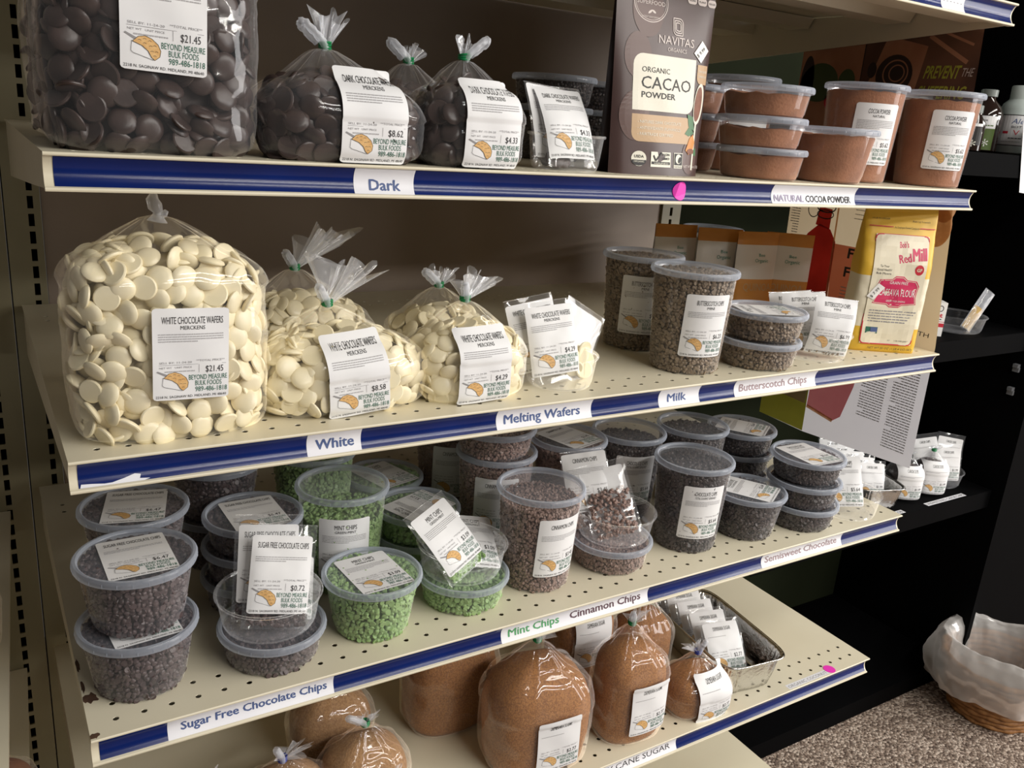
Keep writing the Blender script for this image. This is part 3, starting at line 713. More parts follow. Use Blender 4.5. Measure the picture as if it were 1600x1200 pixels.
sachet((20.7, 2.6, Z1+.2), (math.radians(-24), .06, .22), 'dark3', 'rear sachet of dark wafers in the small tub beside the cacao pouch', DW, w=2.7, h=3.6, curve=.3, seed=3)
TG = 'lidded deli tubs'
for i, (x, y) in enumerate(((26.0, 11.2), (31.2, 13.0))):
    tub((x, y, Z1), 16, 'semi', 'lower dark tub at the back, %s the cacao pouch' % ('left behind' if i == 0 else 'right behind'), group='dark tubs at the back of the cocoa shelf')
    tub((x+.1, y, Z1+2.9), 8, 'semi', 'upper dark tub at the back, %s the cacao pouch' % ('left behind' if i == 0 else 'right behind'), group='dark tubs at the back of the cocoa shelf')

# ---- cacao pouch
M['pouch'] = mat('brown_pouch', (82, 62, 60), .34, c2=(74, 55, 52), scale=7)
M['pouch2'] = mat('pouch_print_brown', (96, 70, 64), .36)
M['cream'] = mat('cream_print', (232, 228, 212), .4)
M['tan'] = mat('tan_print', (200, 168, 130), .4, c2=(190, 156, 118), scale=10)
M['leaf'] = mat('leaf_print', (70, 118, 74), .4)
M['orange'] = mat('orange_print', (212, 140, 62), .4)
M['cocoa_print'] = mat('cocoa_print', (140, 88, 66), .5, c2=(122, 74, 54), scale=120)
M['black_ink'] = mat('black_print', (30, 27, 27), .5)
M['pouch_ink'] = mat('pale_print', (214, 202, 196), .4)
def ell(cx, cy, rx, ry, n=28, rot=0):
    ca, sa = math.cos(rot), math.sin(rot)
    return [(cx+rx*math.cos(a)*ca-ry*math.sin(a)*sa, cy+rx*math.cos(a)*sa+ry*math.sin(a)*ca) for a in [2*math.pi*i/n for i in range(n)]]
def rrect(x0, y0, x1, y1, r, corners=(1, 1, 1, 1)):
    o = []
    for (cx, cy, a0, k) in ((x1-r, y0+r, -90, corners[0]), (x1-r, y1-r, 0, corners[1]), (x0+r, y1-r, 90, corners[2]), (x0+r, y0+r, 180, corners[3])):
        if k: o += [(cx+r*math.cos(math.radians(a0+i*18)), cy+r*math.sin(math.radians(a0+i*18))) for i in range(6)]
        else: o.append({-90: (x1, y0), 0: (x1, y1), 90: (x0, y1), 180: (x0, y0)}[a0])
    return o
def ring(a, cx, cy, rx, ry, wd, m, l): p = ell(cx, cy, rx, ry, 40); a.line(p+[p[0]], wd, m, l)
PW, PH = 5.6, 8.35
def pouch_y(u, v, side, w=PW, h=PH, th=1.15):
    q = max(0, min(1, v/h)); e = max(0, 1-(2*u/w)**2)
    return side*(th*(1-q)**.8*(.35+.65*e**.5)*(1 if v > .0 else 1)+.03*e) + .05*noise.noise(Vector((u*.7, v*.7, side)))*(e)
t = thing('stand_up_pouch', 'dark brown stand-up pouch of organic cacao powder', 'pouch', (25.95, 2.35, Z1), math.radians(2))
b = MB()
for side in (-1, 1):
    b.grid([[((-.5+i/20)*(PW+.5*(j/26)), pouch_y((-.5+i/20)*PW, PH*j/26, side), PH*j/26) for i in range(21)] for j in range(27)], 'pouch')
n = 21; b.add([((-.5+i/20)*PW, pouch_y((-.5+i/20)*PW, 0, -1), 0) for i in range(n)]+[((-.5+i/20)*PW, pouch_y((-.5+i/20)*PW, 0, 1), 0) for i in range(n)], [(i, i+1, n+i+1, n+i) for i in range(n-1)], 'pouch')
b.build('pouch_body', t, smooth=True)
b = MB(); b.box(-PW/2+.1, PW/2-.1, -.06, -.02, PH-.12, PH-.02, 'pouch2'); b.box(-2.6, 2.6, -.13, -.07, 6.95, 7.0, 'pouch2'); b.build('zip_seal', t, smooth=False)
a = Flat(); k = .01
for cx, cy, r in ((-2.0, 5.2, 1.0), (-2.1, 2.6, 1.1), (-1.4, 7.2, 1.2), (2.0, .9, .8)): a.poly(ell(cx*.85, cy, r*.7, r), 'pouch2', k*.5)
ring(a, -1.05, 7.5, .92, .85, .035, 'pouch_ink', k); ring(a, -1.05, 7.5, .84, .77, .02, 'pouch_ink', k)
a.text('SUPERFOOD', -1.05, 7.38, .26, 'pouch_ink', k, 'c', 1.55); a.poly(ell(-1.2, 7.85, .14, .05, 10, .5), 'pouch_ink', k); a.poly(ell(-.95, 7.85, .14, .05, 10, -.6), 'pouch_ink', k); a.poly(ell(-1.1, 7.08, .14, .05, 10, .6), 'pouch_ink', k); a.poly(ell(-.9, 7.1, .12, .05, 10, -.5), 'pouch_ink', k)
a.text('NUTRIENT DENSE ESSENTIALS', -1.05, 6.82, .11, 'pouch_ink', k, 'c', 1.0)
for i, s_ in enumerate(('ORGANIC', 'PLANT', 'NON-GMO')): a.poly(rrect(1.05+.62*i, 7.72, 1.6+.62*i, 8.05, .15), 'pouch_ink', k); a.text(s_, 1.33+.62*i, 7.84, .12, 'black_ink', k*2, 'c', .42)
for d_ in (0, .1, .19): q = .36-d_; p = rrect(.5-q*.8, 6.62-q, .5+q*.8, 6.62+q, q*.6, (0, 1, 0, 1)); a.line(p+[p[0]], .04, 'pouch_ink', k)
a.text('NAVITAS', .45, 5.82, .52, 'pouch_ink', k, 'c', 2.15); a.text('ORGANICS', .5, 5.52, .25, 'pouch_ink', k, 'c', 1.15)
st = [(1.55, 5.6), (2.05, 6.2), (2.55, 5.8), (2.05, 5.2)]; st2 = Flat(); st2.poly(st, 'white', k*2); st2.text('$ 9.99', 2.06, 5.62, .24, 'ink', k*3, 'c', .6, rot=.7)
a.poly(rrect(-1.95, 2.85, 1.72, 5.3, .5, (1, 0, 1, 0)), 'cream', k)
a.text('ORGANIC', -1.5, 4.52, .33, 'black_ink', k*2, 'l', 1.6); a.text('CACAO', -1.5, 3.82, .76, 'black_ink', k*2, 'l', 2.95); a.text('POWDER', -1.48, 3.42, .36, 'black_ink', k*2, 'l', 1.95, .015)
a.poly(rrect(1.85, 4.25, 2.6, 5.12, .3, (0, 0, 0, 1)), 'tan', k); a.text('PLANT-BASED', 2.25, 4.78, .14, 'cream', k*2, 'c', .65); a.text('SUPERFOOD', 2.25, 4.55, .14, 'cream', k*2, 'c', .6)
a.poly(rrect(-1.95, 1.48, 1.7, 2.68, .4, (0, 1, 0, 1)), 'tan', k)
for i, s_ in enumerate(('NATURES DARK CHOCOLATE', 'ANTIOXIDANTS (FLAVANOLS)', 'FAIRTRADE CERTIFIED')): a.text('- '+s_, -1.65, 2.3-.27*i, .19, 'cream', k*2, 'l', 2.6 if i < 2 else 2.1)
a.poly(ell(2.12, 3.35, .36, .95, 24, -.12), 'cream', k*2); a.poly(ell(2.08, 3.35, .27, .8, 24, -.12), 'cocoa_print', k*3); a.line([(2.0, 2.5), (1.9, .3)], .12, 'cream', k*2)
for p in ([(1.35, 2.85), (1.75, 2.75), (1.95, 2.1), (1.5, 2.3)], [(1.25, 1.95), (1.6, 2.35), (1.9, 2.0), (1.55, 1.85)], [(1.9, 1.2), (2.15, 1.35), (2.2, .95), (2.0, 1.0)]): a.poly(p, 'leaf', k*2)
a.poly([(1.35, 1.2), (1.6, 1.75), (1.85, 1.95), (2.02, 1.6), (1.9, 1.2), (1.6, 1.0)], 'orange', k*3); a.poly(ell(1.72, 1.16, .26, .13), 'cocoa_print', k*4)
a.poly(ell(-1.5, .72, .4, .34), 'cream', k); a.poly([(-1.88, .66), (-1.85, .52), (-1.7, .43), (-1.5, .4), (-1.3, .43), (-1.15, .52), (-1.12, .66)], 'black_ink', k*2); a.text('USDA', -1.5, .76, .17, 'black_ink', k*2, 'c', .5, .02); a.text('ORGANIC', -1.5, .55, .12, 'cream', k*3, 'c', .55)
a.rect(-.85, .38, .38, 1.06, 'cream', k); a.rect(-.8, .5, .33, .62, 'black_ink', k*2); a.text('VERIFIED', -.23, .51, .11, 'cream', k*3, 'c', .9); a.text('NON', .08, .9, .15, 'black_ink', k*2, 'c', .42, .02); a.text('GMO', .08, .72, .15, 'black_ink', k*2, 'c', .42, .02); a.line([(-.7, .9), (-.55, .66), (-.2, 1.04)], .07, 'black_ink', k*2)
a.rect(.6, .36, 1.2, 1.06, 'cream', k); a.rect(.63, .5, 1.17, 1.03, 'black_ink', k*2); a.poly(ell(.9, .78, .2, .22), 'cream', k*3); a.poly(ell(.98, .74, .1, .16, 12, -.5), 'black_ink', k*4); a.text('FAIRTRADE', .9, .39, .1, 'black_ink', k*2, 'c', .52)
a.text('NET WT 8oz (227g)', 1.3, .4, .17, 'pouch_ink', k, 'l', 1.3)
b = MB(); a.put(b, lambda u, v, l: (u*(1+.5*v/PH/PW), pouch_y(u, v, -1)-.012-l, v)); b.build('front_print', t, smooth=False, label='printed front of the pouch')
b = MB(); st2.put(b, lambda u, v, l: (u*(1+.5*v/PH/PW), pouch_y(u, v, -1)-.014-l, v)); b.build('price_sticker', t, smooth=False, label='tilted white price sticker')

# ---- cocoa tubs
for i, (x, y) in enumerate(((33.75, 2.55), (33.45, 2.6), (33.55, 2.6))):
    tub((x, y, Z1+1.53*i), 8, 'cocoa', ('bottom', 'middle', 'top')[i]+' shallow tub of cocoa powder in the stack of three beside the pouch', level=(.84, .70, .80)[i], group='shallow cocoa tubs')
for i in range(3): tub((33.1, 8.3, Z1+1.53*i), 8, 'cocoa', ('bottom', 'middle', 'top')[i]+' shallow cocoa tub in the stack hidden behind the front stack', level=.84, group='shallow cocoa tubs')
tub((38.5, 1.95, Z1), 16, 'cocoa', 'medium tub of cocoa powder standing right of the shallow stack', level=.9)
tub((43.1, 3.9, Z1), 32, 'cocoa', 'tall cocoa powder tub standing second from the right end', 'cocoa', -118, level=.94)
tub((48.35, 2.45, Z1), 32, 'cocoa', 'tall cocoa powder tub at the right end of its shelf', 'cocoa', -121, level=.92)
tub((38.3, 9.2, Z1), 32, 'cocoa', 'tall cocoa powder tub behind the shallow stack', 'cocoa', -110, level=.92)
tub((43.5, 9.2, Z1), 16, 'cocoa', 'medium cocoa tub hidden behind the tall labelled tub', level=.9)

# ================================================================ white wafers shelf
bg = Bag(6.5, 4.5, 7.1, 8.0, ex=.55, bulge=.03, neck=(-.15, 0), dome=.22, seed=6); L0 = (3.86, 2.95, Z2)
t = goods_bag(L0, 0, bg, 'largest bag of white chocolate wafers, priced 21.45', 'bag', 'white', (.36, 3.4, -.03), None)
wafers(bg, t, L0, WW, 'white chocolate wafer in the largest bag of white wafers', 'wafers in the largest white bag', 92, 41)
b = MB(); b.tube([(-.15, 0, 7.75), (-.12, 0, 7.95), (-.1, -.02, 8.1), (-.2, -.03, 8.3), (-.28, 0, 8.55), (-.2, .05, 8.75)], [.36, .2, .17, .26, .22, .12], 'neck', 12); b.tube([(-.1, -.05, 7.95), (.1, -.12, 8.05), (.18, -.1, 8.15)], [.1, .13, .08], 'neck', 8); b.build('knotted_neck', t, smooth=True, label='knotted film at the top of the bag')
bg = Bag(6.9, 4.2, 3.3, 4.25, ex=.6, neck=(-.45, .1), dome=.5, seed=7); L0 = (10.8, 3.35, Z2)
t = goods_bag(L0, 0, bg, 'medium bag of white wafers with green tie, priced 8.58', 'bag', 'white2', (.05, 1.76, .07), dict(seed=11, length=2.3, spread=1.5, lean=(.55, .3), loop=-.45))
wafers(bg, t, L0, WW, 'white chocolate wafer in the bag priced 8.58', 'wafers in the medium white bag', 44, 42)
bg = Bag(6.2, 3.8, 3.7, 4.85, ex=.6, neck=(-.3, 0), dome=.5, seed=8); L0 = (10.9, 8.5, Z2)
t = goods_bag(L0, 0, bg, 'medium bag of white wafers behind the one priced 8.58', 'bag', tail=dict(seed=12, length=2.4, spread=1.4, lean=(.8, .2), loop=-.5)); wafers(bg, t, L0, WW, '', '', 0, 33, rear=True)
bg = Bag(4.9, 3.4, 3.3, 4.3, ex=.6, neck=(-.15, .1), dome=.42, seed=9); L0 = (16.75, 2.75, Z2)
t = goods_bag(L0, 0, bg, 'small bag of white wafers with green tie, priced 4.29', 'bag', 'white3', (-.05, 1.75, .03), dict(seed=13, length=1.6, spread=1.15, lean=(.5, .2), loop=-.12))
wafers(bg, t, L0, WW, 'white chocolate wafer in the small bag priced 4.29', 'wafers in the small white bag', 32, 43)
bg = Bag(4.6, 3.3, 3.1, 4.1, ex=.6, neck=(-.1, 0), dome=.45, seed=10); L0 = (17.5, 7.0, Z2)
t = goods_bag(L0, 0, bg, 'small bag of white wafers behind the one priced 4.29', 'bag', tail=dict(seed=14, length=1.2, spread=.7, loop=-.9)); wafers(bg, t, L0, WW, '', '', 0, 35, rear=True)
open_tub((21.95, 2.45, Z2), 8, 'small open clear tub holding sachets of white wafers', .8)
sachet((21.5, 2.0, Z2+.2), (math.radians(-16), math.radians(-6), -.12), 'white3', 'left sachet of white wafers with its label showing, in the open tub', None, w=2.6, h=4.0, curve=.2, seed=5)
sachet((21.1, 2.6, Z2+.3), (math.radians(-18), math.radians(-10), -.1), 'white3', 'rear sachet of white wafers at the left of the open tub', None, w=2.6, h=4.0, curve=.2, seed=6)
sachet((22.5, 2.7, Z2+.2), (math.radians(20), math.radians(-30), math.radians(176)), 'white3', 'right sachet of white wafers turned back to front, leaning out of the open tub', WW, w=2.7, h=3.9, curve=.1, seed=8)
# ---- butterscotch
tub((30.55, 2.9, Z2), 32, 'butter', 'tall tub of butterscotch chips at the front, fully labelled', 'butter', -106, level=.95)
tub((31.0, 7.7, Z2), 32, 'butter', 'tall tub of butterscotch chips standing behind the front one', 'butter', -124, level=.95)
tub((35.45, 2.15, Z2), 8, 'butter', 'lower shallow tub of butterscotch chips', group='shallow butterscotch tubs')
tub((35.85, 2.35, Z2+1.55), 8, 'butter', 'upper shallow tub of butterscotch chips with a label on its lid', 'butter', lidrot=62, group='shallow butterscotch tubs')
open_tub((40.4, 2.2, Z2), 8, 'open clear tub of sachets left of the flour bag', .9)
sachet((40.6, 1.6, Z2+.2), (math.radians(-12), math.radians(4), -.5), 'butter', 'front sachet with curled label in the tub left of the flour bag', 'butter', w=2.6, h=3.4, curve=.8, seed=9, labz=1.75, fillto=.4)
sachet((40.0, 2.6, Z2+.25), (math.radians(-20), math.radians(-6), -.6), 'butter', 'middle sachet in the tub left of the flour bag', 'butter', w=2.6, h=3.5, curve=.5, seed=10, labz=1.8, fillto=.4)
sachet((39.9, 3.2, Z2+.3), (math.radians(-30), math.radians(-8), -.6), 'butter', 'rear sachet in the tub left of the flour bag', 'butter', w=2.6, h=3.5, curve=.4, seed=11, labz=1.8, fillto=.4)

# ---- flour bag
M['yellow'] = mat('yellow_paper', (236, 192, 66), .42, c2=(230, 184, 58), scale=8)
M['flour_cream'] = mat('flour_cream', (240, 232, 208), .4, c2=(236, 226, 200), scale=6)
M['red_print'] = mat('red_print', (206, 44, 62), .45)
M['crimson'] = mat('crimson_print', (212, 48, 96), .45)
FW, FD, FH = 4.5, 2.1, 8.75
def fl(th_u, v):   # wrapped surface: u in perimeter inches, front centre u = 0
    pass
t = thing('flour_bag', 'yellow and white bag of cassava flour at the right end of its shelf', 'bag', (46.5, 2.35, Z2), math.radians(-31))
def fl_half(v):
    q = v/FH; d = FD/2*(1-.95*max(0, (q-.62)/.38)**1.2)*(1-.1*max(0, .06-q)/.06); w_ = FW/2*(1+.0*q); return w_, d
def fl_pt(th, v):
    w_, d = fl_half(v); x = w_*spow(math.cos(th), .28); y = d*spow(math.sin(th), .38)
    nz = .07*noise.noise(Vector((x*.8, y*.8, v*.8)))+.03*noise.noise(Vector((x*2, y*2, v*2))); return (x*(1+nz*.3), y+nz*math.sin(th), v)
b = MB(); n = 72; vs_ = [FH*j/44 for j in range(45)]
for j in range(44):
    v = vs_[j]+.1; m = 'yellow' if (v < 1.55 or v > 4.7) else 'flour_cream'
    b.grid([[fl_pt(2*math.pi*i/n, vs_[j]) for i in range(n)], [fl_pt(2*math.pi*i/n, vs_[j+1]) for i in range(n)]], m, True, j == 0, j == 43)
b.build('bag_body', t, smooth=True)
a = Flat(); k = .012
def fp(u, v, l):
    w_, d = fl_half(v); c = max(-.999, min(.999, u/w_)); th = -math.acos(math.copysign(abs(c)**(1/.28), c)); p = fl_pt(th, v); return (u, p[1]-.05-l, v)
for i in range(1): a.rect(-1.55, .55, 1.75, 7.3, 'flour_cream', k*.4, 10, 20)
p = rrect(-1.55, .55, 1.75, 7.3, .25); a.line(p+[p[0]], .07, 'red_print', k)
for u0, u1 in ((-2.0, -.55), (1.1, 2.1)): a.line([(u0, 7.75), (u1, 7.75)], .05, 'red_print', k)
a.text('An Employee-Owned Company', .28, 7.68, .17, 'ink', k, 'c', 1.5); a.text('10 LB IN ORDER', -1.3, 8.15, .13, 'ink', k, 'c', 1.1); a.text('Baking Friends', 1.2, 8.1, .13, 'ink', k, 'c', 1.1)
a.text("Bob's", -.05, 6.55, .5, 'crimson', k, 'l', .55, .02, rot=.1); [a.text('Red', .02+d_, 5.62, .75, 'crimson', k+d_*.01, 'l', .72, rot=.2) for d_ in (0, .03)]; [a.text('Mill', .8+d_, 5.8, 1.1, 'crimson', k+d_*.01, 'l', .85, rot=.1) for d_ in (0, .03, .06)]
a.poly(ell(1.3, 5.3, .27, .32), 'red_print', k); a.text('GF', 1.3, 5.2, .28, 'flour_cream', k*2, 'c', .32, .03)
for i, s_ in enumerate(('To Your', 'Good Health!', 'Bob Moore')): a.text(s_, -.85, 5.35-.22*i, .19, 'ink', k, 'c', .55 if i == 0 else .9)
pl = [(-1.2, 3.1), (-.3, 3.05), (-.1, 2.9), (.5, 2.9), (.7, 3.05), (1.55, 3.15), (1.45, 3.6), (1.55, 4.3), (1.35, 4.6), (.75, 4.65), (.5, 4.85), (.0, 4.85), (-.2, 4.65), (-.95, 4.6), (-1.1, 4.1), (-1.0, 3.6)]
a.poly([(u-.05, v) for u, v in pl], 'crimson', k); a.line([(u*.95-.05, 3.85+(v-3.85)*.92) for u, v in pl+pl[:1]], .03, 'flour_cream', k*2)
a.text('GRAIN FREE', .2, 4.35, .26, 'white', k*2, 'c', 1.15); a.text('CASSAVA FLOUR', .2, 3.62, .62, 'white', k*2, 'c', 2.25); a.text('GREAT FOR BAKING', .2, 3.25, .15, 'white', k*2, 'c', 1.2)
sk = [(-1.65, 3.5), (-1.05, 4.35), (-.6, 4.1), (-1.2, 3.3)]; st2 = Flat(); st2.poly(sk, 'white', k*3); st2.text('$ 7.99', -1.12, 3.72, .24, 'ink', k*4, 'c', .7, rot=.95)
rng = random.Random(4)
for i in range(5): a.words(-1.3, 1.65, 2.62-.17*i, .07, 'grey_ink', k, rng, .15*i)
a.rect(-1.3, 1.2, -.55, 1.6, 'green_ink', k); a.rect(-1.0, 1.3, -.57, 1.58, 'blue_ink', k*2); a.text('NON GMO', -.9, 1.24, .1, 'white', k*2.5, 'c', .6)
a.text('YOU CAN SEE OUR QUALITY', .9, .75, .13, 'ink', k, 'c', 1.4); a.text('NET WT 20 OZ (1 LB 4 OZ) 567g', .5, .2, .2, 'ink', k, 'c', 2.9, shear=.15)
b = MB(); a.put(b, fp); b.build('front_print', t, smooth=False, label='printed front of the flour bag')
b = MB(); st2.put(b, fp); b.build('price_sticker', t, smooth=False, label='tilted white price sticker')
b = MB(); b.box(-FW/2+.05, FW/2-.05, -.09, .09, FH-.15, FH+.35, 'yellow'); b.build('folded_top', t, smooth=False)

# ---- quinoa pouches at the back
M['pouch_orange'] = mat('orange_pouch', (214, 150, 76), .35, c2=(204, 138, 64), scale=8)
M['pouch_white'] = mat('white_pouch', (228, 224, 222), .35)
M['teal_ink'] = mat('teal_ink', (74, 150, 138), .5)
QW, QH = 3.3, 6.0
def qy(u, v, s_): q = v/QH; e = max(0, 1-(2*u/QW)**2); return s_*(0.7*(1-q)**.8*(.3+.7*e**.5)+.02)+.06*noise.noise(Vector((u, v, 2)))
def quinoa():
    b = MB()
    for j in range(20):
        v0, v1 = QH*j/20, QH*(j+1)/20; v = (v0+v1)/2; m = 'pouch_orange' if v < 2.6 or v > 5.1 else 'pouch_white'
        for s_ in (-1, 1): b.grid([[((-.5+i/14)*QW, qy((-.5+i/14)*QW, vv, s_), vv) for i in range(15)] for vv in (v0, v1)], m)
    b2 = MB(); a = Flat(); a.text('Bee', .35, 4.3, .3, 'teal_ink', .01, 'c', .5); a.text('Organic', .35, 3.9, .36, 'teal_ink', .01, 'c', 1.05); 
    a.put(b2, lambda u, v, l: (u, qy(u, v, -1)-.02-l, v)); b3 = MB(); a = Flat(); a.text('QUINOA', .2, 1.9, .75, 'tan', .01, 'c', 2.3); a.put(b3, lambda u, v, l: (u, qy(u, v, -1)-.02-l, v)); return b.mesh('pouch_body', True), b2.mesh('pouch_print', False), b3.mesh('pouch_name', False)
q1, q2, q3 = quinoa()
for x, y, rz_, lb in ((40.9, 16.0, -.25, 'leftmost orange and white quinoa pouch at the back of the shelf'), (43.2, 13.9, -.4, 'second orange and white quinoa pouch from the left at the back'), (45.2, 12.2, -.25, 'third orange and white quinoa pouch, overlapping the second'), (47.6, 11.4, -.7, 'rightmost orange and white quinoa pouch beside the syrup page')):
    t = thing('quinoa_pouch', lb, 'pouch', (x, y, Z2), rz_, 'quinoa pouches'); link('pouch_body', q1, t); link('brand_print', q2, t); link('name_print', q3, t)
tub((46.9, 18.4, Z2), 32, 'cocoa', 'clear tub of white powder behind the quinoa pouches', level=.9).children[1].name = 'powder_fill'
o = [c for c in bpy.data.objects if c.get('label') == 'clear tub of white powder behind the quinoa pouches'][0]
M['flour_powder'] = mat('white_powder', (226, 224, 218), .9, c2=(218, 216, 210), scale=30)
for c in o.children:
    if c.name.startswith('powder'): c.material_slots[0].link = 'OBJECT'; c.material_slots[0].material = M['flour_powder']
# ================================================================ baking chips shelf
A = 'chips'
tub((2.3, 3.2, Z3), 16, 'sf', 'lower tub of sugar free chocolate chips at the front left corner', 'sf', lidrot=8)
tub((2.38, 3.35, Z3+2.88), 16, 'sf', 'upper tub of sugar free chocolate chips at the front left corner', 'sf', lidrot=6)
tub((3.0, 8.15, Z3), 16, 'sf', 'lower sugar free chip tub of the stack behind the front left stack')
tub((3.05, 8.1, Z3+2.88), 16, 'sf', 'upper sugar free chip tub of the stack behind the front left stack', 'sf', lidrot=-14)
tub((7.7, 12.2, Z3), 16, 'sf', 'lower sugar free chip tub in the dark at the back')
tub((7.6, 12.2, Z3+2.88), 16, 'sf', 'upper sugar free chip tub in the dark at the back', 'sf', lidrot=10)
tub((7.72, 2.72, Z3), 8, 'sf', 'shallow tub of sugar free chips under the open tub of sachets')
open_tub((7.6, 2.75, Z3+1.6), 8, 'open clear tub of sachets standing on the shallow sugar free tub')
sachet((7.55, 1.75, Z3+1.75), (math.radians(-24), math.radians(7), math.radians(-14)), 'sf2', 'front sachet of sugar free chips, its label fully readable', 'sf', w=2.9, h=4.5, curve=.12, seed=21, labz=2.35, fillto=.3)
sachet((7.35, 2.5, Z3+1.8), (math.radians(-24), math.radians(4), math.radians(-14)), 'sf2', 'second sachet of sugar free chips, just behind the front one', 'sf', w=2.9, h=4.6, curve=.12, seed=22, labz=2.5, fillto=.3)
sachet((8.2, 2.6, Z3+1.72), (math.radians(-62), math.radians(20), math.radians(-10)), 'sf2', 'sachet of sugar free chips lying low in the open tub', 'sf', w=2.6, h=3.4, curve=.1, seed=23, labz=1.72, fillto=.3)
for i in range(3): tub((8.1+.08*i, 7.55, Z3+1.55*i), 8, 'sf', ('bottom', 'middle', 'top')[i]+' shallow sugar free chip tub in the stack behind the sachets', 'sf' if i == 2 else None, lidrot=4 if i == 2 else None)
tub((12.55, 2.95, Z3), 16, 'mint', 'medium tub of green mint chips at the front', 'mint', lidrot=2)
tub((12.75, 7.5, Z3), 32, 'mint', 'tall tub of green mint chips behind the medium one', 'mint', -107, level=.72)
tub((13.0, 12.6, Z3), 32, 'mint', 'tall tub of mint chips at the back, mostly hidden', level=.9)
tub((17.7, 3.3, Z3), 8, 'mint', 'shallow tub of green mint chips under the open tub')
open_tub((17.6, 3.4, Z3+1.6), 8, 'open clear tub of sachets standing on the shallow mint tub')
sachet((17.7, 2.6, Z3+1.8), (math.radians(-44), math.radians(-14), math.radians(22)), 'mint', 'sachet of mint chips with curled label lying across the open tub', 'mint', w=2.9, h=4.1, curve=.2, seed=24, labz=2.1, fillto=.25)
sachet((18.3, 2.9, Z3+1.68), (math.radians(-66), math.radians(10), math.radians(-12)), 'mint', 'sachet of mint chips lying low in the open tub', None, w=2.6, h=3.3, curve=.1, seed=25, labz=1.7)
tub((17.4, 8.2, Z3), 8, 'mint', 'bottom shallow mint tub in the rear stack'); tub((17.4, 8.2, Z3+1.55), 8, 'mint', 'top shallow mint tub in the rear stack, label on its lid', 'mint', lidrot=112)
tub((17.6, 13.3, Z3), 16, 'mint', 'medium mint tub in the dark at the back', 'mint', lidrot=20)
tub((22.2, 3.45, Z3), 32, 'cinn', 'tall tub of cinnamon chips at the front', 'cinn', -88, level=.86)
tub((22.6, 8.75, Z3), 32, 'cinn', 'tall tub of cinnamon chips behind the front one', 'cinn', -118, level=.88)
tub((22.3, 8.6, Z3+5.5), 8, 'cinn', 'shallow tub of cinnamon chips on top of the rear tall tub')
tub((22.4, 14.0, Z3), 32, 'cinn', 'tall cinnamon tub at the very back, its label facing out', 'cinn', -112, level=.9)
tub((27.4, 8.45, Z3), 16, 'cinn', 'lower medium tub of cinnamon chips in the rear stack'); tub((27.4, 8.4, Z3+2.88), 16, 'cinn', 'upper medium tub of cinnamon chips in the rear stack', 'cinn', lidrot=14, level=.8)
tub((27.25, 3.3, Z3), 8, 'cinn', 'shallow tub of cinnamon chips under the open tub')
open_tub((27.4, 3.35, Z3+1.6), 8, 'open clear tub of sachets standing on the shallow cinnamon tub')
sachet((27.2, 2.6, Z3+1.75), (math.radians(34), math.radians(14), math.radians(160)), 'cinn', 'clear sachet of cinnamon chips seen from its unlabelled side', 'cinn', w=2.9, h=4.3, curve=-.2, seed=26, labz=2.3, fillto=.62)
sachet((26.4, 3.9, Z3+1.9), (math.radians(-26), math.radians(-10), math.radians(-25)), 'cinn', 'sachet of cinnamon chips behind the clear one', 'cinn', w=2.7, h=4.4, curve=.1, seed=27, labz=2.6, fillto=.4)
tub((33.05, 3.4, Z3), 32, 'semi', 'tall tub of semisweet chips at the front', 'semi', -110, level=.92)
tub((32.3, 8.6, Z3), 32, 'semi', 'tall labelled tub of semisweet chips behind the cinnamon sachets', 'semi', -112, level=.86)
tub((37.2, 8.0, Z3), 32, 'semi', 'tall tub of semisweet chips behind the front tall one', level=.9)
tub((37.65, 2.95, Z3), 16, 'semi', 'medium tub of semisweet chips with a label on its lid', 'semi', lidrot=28)
for i, (x, y) in enumerate(((42.0, 2.45), (41.9, 2.45), (42.05, 2.6))): tub((x+.25, y, Z3+1.55*i), 8, 'semi', ('bottom', 'middle', 'top')[i]+' shallow semisweet tub in the stack of three at the front', 'semi' if i == 2 else None, lidrot=-4 if i == 2 else None)
for i in range(3): tub((42.0, 8.1, Z3+1.55*i), 8, 'semi', ('bottom', 'middle', 'top')[i]+' shallow semisweet tub in the rear stack', 'semi' if i == 2 else None, lidrot=30 if i == 2 else None)
open_tub((46.6, 2.1, Z3), 8, 'open clear tub of sachets at the right end of the chips shelf', .92)
sachet((45.9, 1.7, Z3+.2), (math.radians(-28), math.radians(-8), math.radians(-38)), 'semi', 'sachet of semisweet chips leaning out of the tub at the shelf end', None, w=2.7, h=3.9, curve=.15, seed=28)
sachet((45.5, 2.9, Z3+.3), (math.radians(-24), math.radians(-12), math.radians(-42)), 'semi', 'rear sachet of semisweet chips in the tub at the shelf end', None, w=2.7, h=3.9, curve=.15, seed=29)

